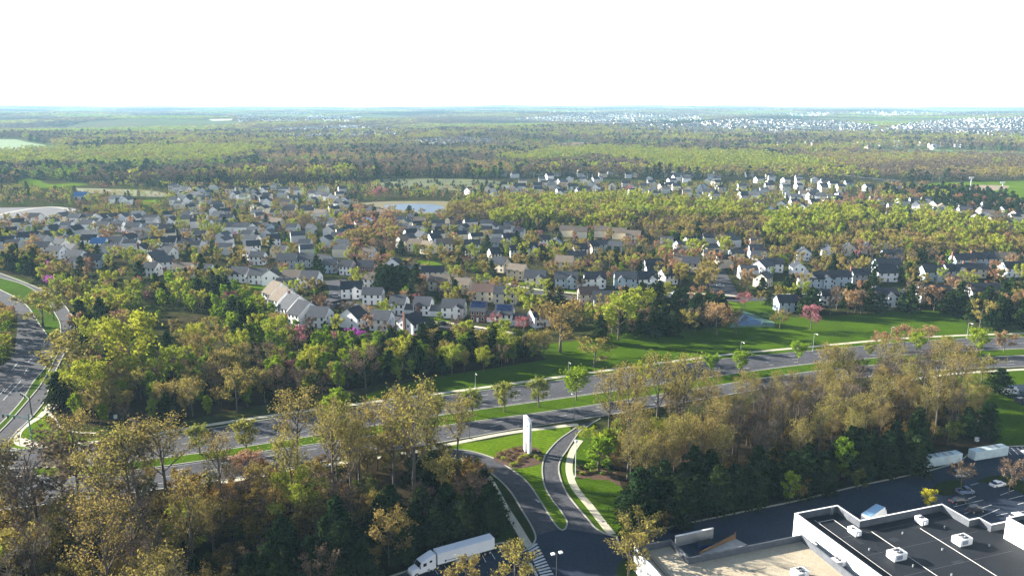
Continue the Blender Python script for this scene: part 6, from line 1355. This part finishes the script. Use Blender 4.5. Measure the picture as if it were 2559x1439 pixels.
# court fence
fe = thing('court_fence', 'dark mesh fence posts around the blue tennis court', 'fence')
fp = [G(*q) for q in ((1820,819),(1858,775),(1938,806),(1937,817),(1820,819))]
b = MB()
for q, r in zip(fp[:-1], fp[1:]):
    b.tube([q+Vector((0, 0, 3)), r+Vector((0, 0, 3))], .04, 4); b.tube([q+Vector((0, 0, 1.5)), r+Vector((0, 0, 1.5))], .03, 4)
b.build('rail', M_dpole, fe)
for q, r in zip(fp[:-1], fp[1:]):
    n = max(2, int((r-q).length/4))
    for i in range(n): s_ = q.lerp(r, i/n); b = MB(); b.tube([s_, s_+Vector((0, 0, 3))], .06, 4); b.build('post', M_dpole, fe)
# a few cars on the neighbourhood streets
NC = [(1022,790,'silver car on the near street left of the garage row'),(1110,812,'dark car on the near street in front of the two-gable white house'),(1160,818,'white car parked on the near street by the solar-roofed house'),(1245,833,'dark car near the right end of the near street'),(1253,706,'dark car in the lane above the brown-roofed house'),(1690,737,'silver car on the street left of the orange trees'),(1800,716,'white car in the parking court between the orange avenues'),(1562,722,'dark car on the drive of the blue-grey gabled house'),(1632,722,'silver car on the drive of the white gabled house'),(841,742,'white car in the court beside the stepped townhouses'),(848,765,'dark car in the court beside the stepped townhouses')]
for i, (x, y, l) in enumerate(NC): car(x, y, R((-12, 0, -20, 75)[i % 4]), (P_s, P_k, P_w)[i % 3], l, ('car', 'suv')[i % 2])
sc = thing('back_fence', 'pale board fence panel behind the stepped townhouse row', 'fence')
q0, q1 = G(655, 757), G(676, 752); b = MB(); b.strip([q0.xy, q1.xy], .1, .1, 1.9); b.build('panel', M_dock, sc)

# ---------------------------------------------------------------- haze
hz = MB(); hz.box(-15500, 15500, -400, 16200, -40, 104); ho = hz.mesh('haze')
hm = bpy.data.materials.new('haze'); hm.use_nodes = True; t = hm.node_tree; t.nodes.clear(); out = t.nodes.new('ShaderNodeOutputMaterial'); pv = t.nodes.new('ShaderNodeVolumePrincipled')
pv.inputs['Density'].default_value = HAZE; pv.inputs['Color'].default_value = (.48, .77, 1.0, 1); pv.inputs['Anisotropy'].default_value = .0
t.links.new(pv.outputs[0], out.inputs['Volume']); ho.materials.append(hm)
if HAZE > 0: tag(link('haze', ho), 'thin pale blue haze over the whole landscape', 'haze', kind='stuff')

# ---------------------------------------------------------------- labels
SH = dict(zip(list(ROWS)+['the lanes under the horizon'], ['the small-lawn row', 'the stepped townhouses', 'the front street', 'the near-street row', 'the second row', 'the dark-evergreen row', 'the front-gable street', 'the cream-navy cluster', 'the hazy cream row', 'the orange-tree street', 'the gable-peak row', 'the navy-roofed row', 'the roadside-pine row', 'the far-left long row', 'the blue-shaded cluster', 'the left-middle houses', 'the upper-left cluster', 'the pond terrace', 'the below-pond houses', 'the nursery-field row', 'the dense bright cluster', 'the right-centre cluster', 'the right-edge houses', 'the lane houses', 'the horizon lanes']))
rows = {}
for h in HOUSES: rows.setdefault(h[6], []).append(h)
RN_ = {'dark': 'dark', 'grey': 'grey', 'tan': 'tan', 'brown': 'brown', 'blue': 'blue'}
WN_ = {'white': 'white', 'cream': 'cream', 'blue': 'blue-grey', 'grey': 'grey', 'tan': 'tan', 'brick': 'brick'}
for row, hs in rows.items():
    hs.sort(key=lambda h: h[7])
    for i, h in enumerate(hs):
        e = h[0]; ft = 'solar-panelled ' if 'p' in h[8] else ''
        e['label'] = f"{ft}{WN_[h[4]]} house, {RN_[h[5]]} roof, {ordinal(i)} from left in {row}"; e['group'] = 'houses in '+row
        if len(e['label'].split()) > 16: e['label'] = e['label'].replace(' from left', '')
LM = [(h[1], h[2], f"the {ordinal(i)} house of {SH[row]}") for row, hs in rows.items() if row != 'the lanes under the horizon' for i, h in enumerate(sorted(hs, key=lambda h: h[7]))]
near_lm = [(1318,1133,'the white pylon sign'),(1160,1385,'the white semi trailer'),(1045,1425,'the white tractor cab'),(1438,1193,'the globe lamp'),(1390,1440,'the twin-headed lamp'),(2352,1158,'the left container'),(2468,1141,'the right container'),(80,1103,'the teal signal mast'),(250,1325,'the fan-shaped bare tree'),(420,1270,'the large tan-crowned tree'),(745,1205,'the tall golden tree'),(1035,1270,'the tallest bare tree'),(1630,1140,'the bright yellow tree'),(1986,1300,'the dark-roofed store'),(1600,1360,'the low tan-roofed store'),
 (500,1136,'the first median tree'),(617,1132,'the second median tree'),(845,1085,'the large green median tree'),(1173,1097,'the near street lamp'),(1611,965,'the half-hidden median tree'),(1775,936,'the first round yellow median tree'),(1995,906,'the third round yellow median tree'),(2290,882,'the bright green ball-shaped tree'),(2450,968,'the pale bare lawn tree'),(2080,1225,'the yard kerb bend'),(262,905,'the tall yellow-green tree'),(330,955,'the spreading lime tree'),(232,1020,'the bright tree at the wood corner'),(108,818,'the broad olive median tree'),(118,712,'the coral tree'),(137,722,'the magenta redbud'),(1043,866,'the rose-pink tree'),(745,872,'the dark pink tree'),(574,762,'the rosy tree'),(890,860,'the purple redbud'),(1400,882,'the huge spreading tree'),(1485,918,'the broad brownish tree'),(1188,968,'the lamp above the small median trees'),(1545,850,'the tall golden-green tree'),(1790,838,'the orange-brown tree'),(1870,800,'the tennis court'),(1948,822,'the lone green lawn tree'),(2026,823,'the lone pink lawn tree'),(650,725,'the small bright lawn'),(460,940,'the open clearing'),(1030,520,'the pond'),(2423,482,'the left floodlight'),(1052,742,'the flame orange tree'),(2258,868,'the spreading orange tree'),(205,832,'the dark narrow evergreen')]
for x, y, l in near_lm: p = G(x, y); LM.append((p.x, p.y, l))
LX = np.array([(a, b_) for a, b_, _ in LM])
SHORT = {}
buckets = {}
for e, look, where in LAB:
    x, y = e.location.x, e.location.y; j = int(np.argmin((LX[:, 0]-x)**2+(LX[:, 1]-y)**2)); dx, dy = x-LX[j, 0], y-LX[j, 1]
    side = ('right of' if dx > 0 else 'left of') if abs(dx) > abs(dy) else ('behind' if dy > 0 else 'in front of')
    buckets.setdefault((look, j, side), []).append((e, where))
for (look, j, side), L_ in buckets.items():
    L_.sort(key=lambda q: q[0].location.x)
    for i, (e, where) in enumerate(L_):
        base = f"{look}, {side} {LM[j][2]}"
        e['label'] = base if len(L_) == 1 else f"{look}, {ordinal(i)} from left, {side} {LM[j][2]}"
        if len(e['label'].split()) > 16: e['label'] = e['label'].replace(' from left', '')
        if len(e['label'].split()) > 16: e['label'] = e['label'].replace('tall bare olive-budded', 'tall olive-budded').replace('tall leafless grey-brown', 'tall leafless').replace('pink blossom tree', 'pink tree')
        e['group'] = (look.replace(' tree', ' trees')+' '+where).strip()
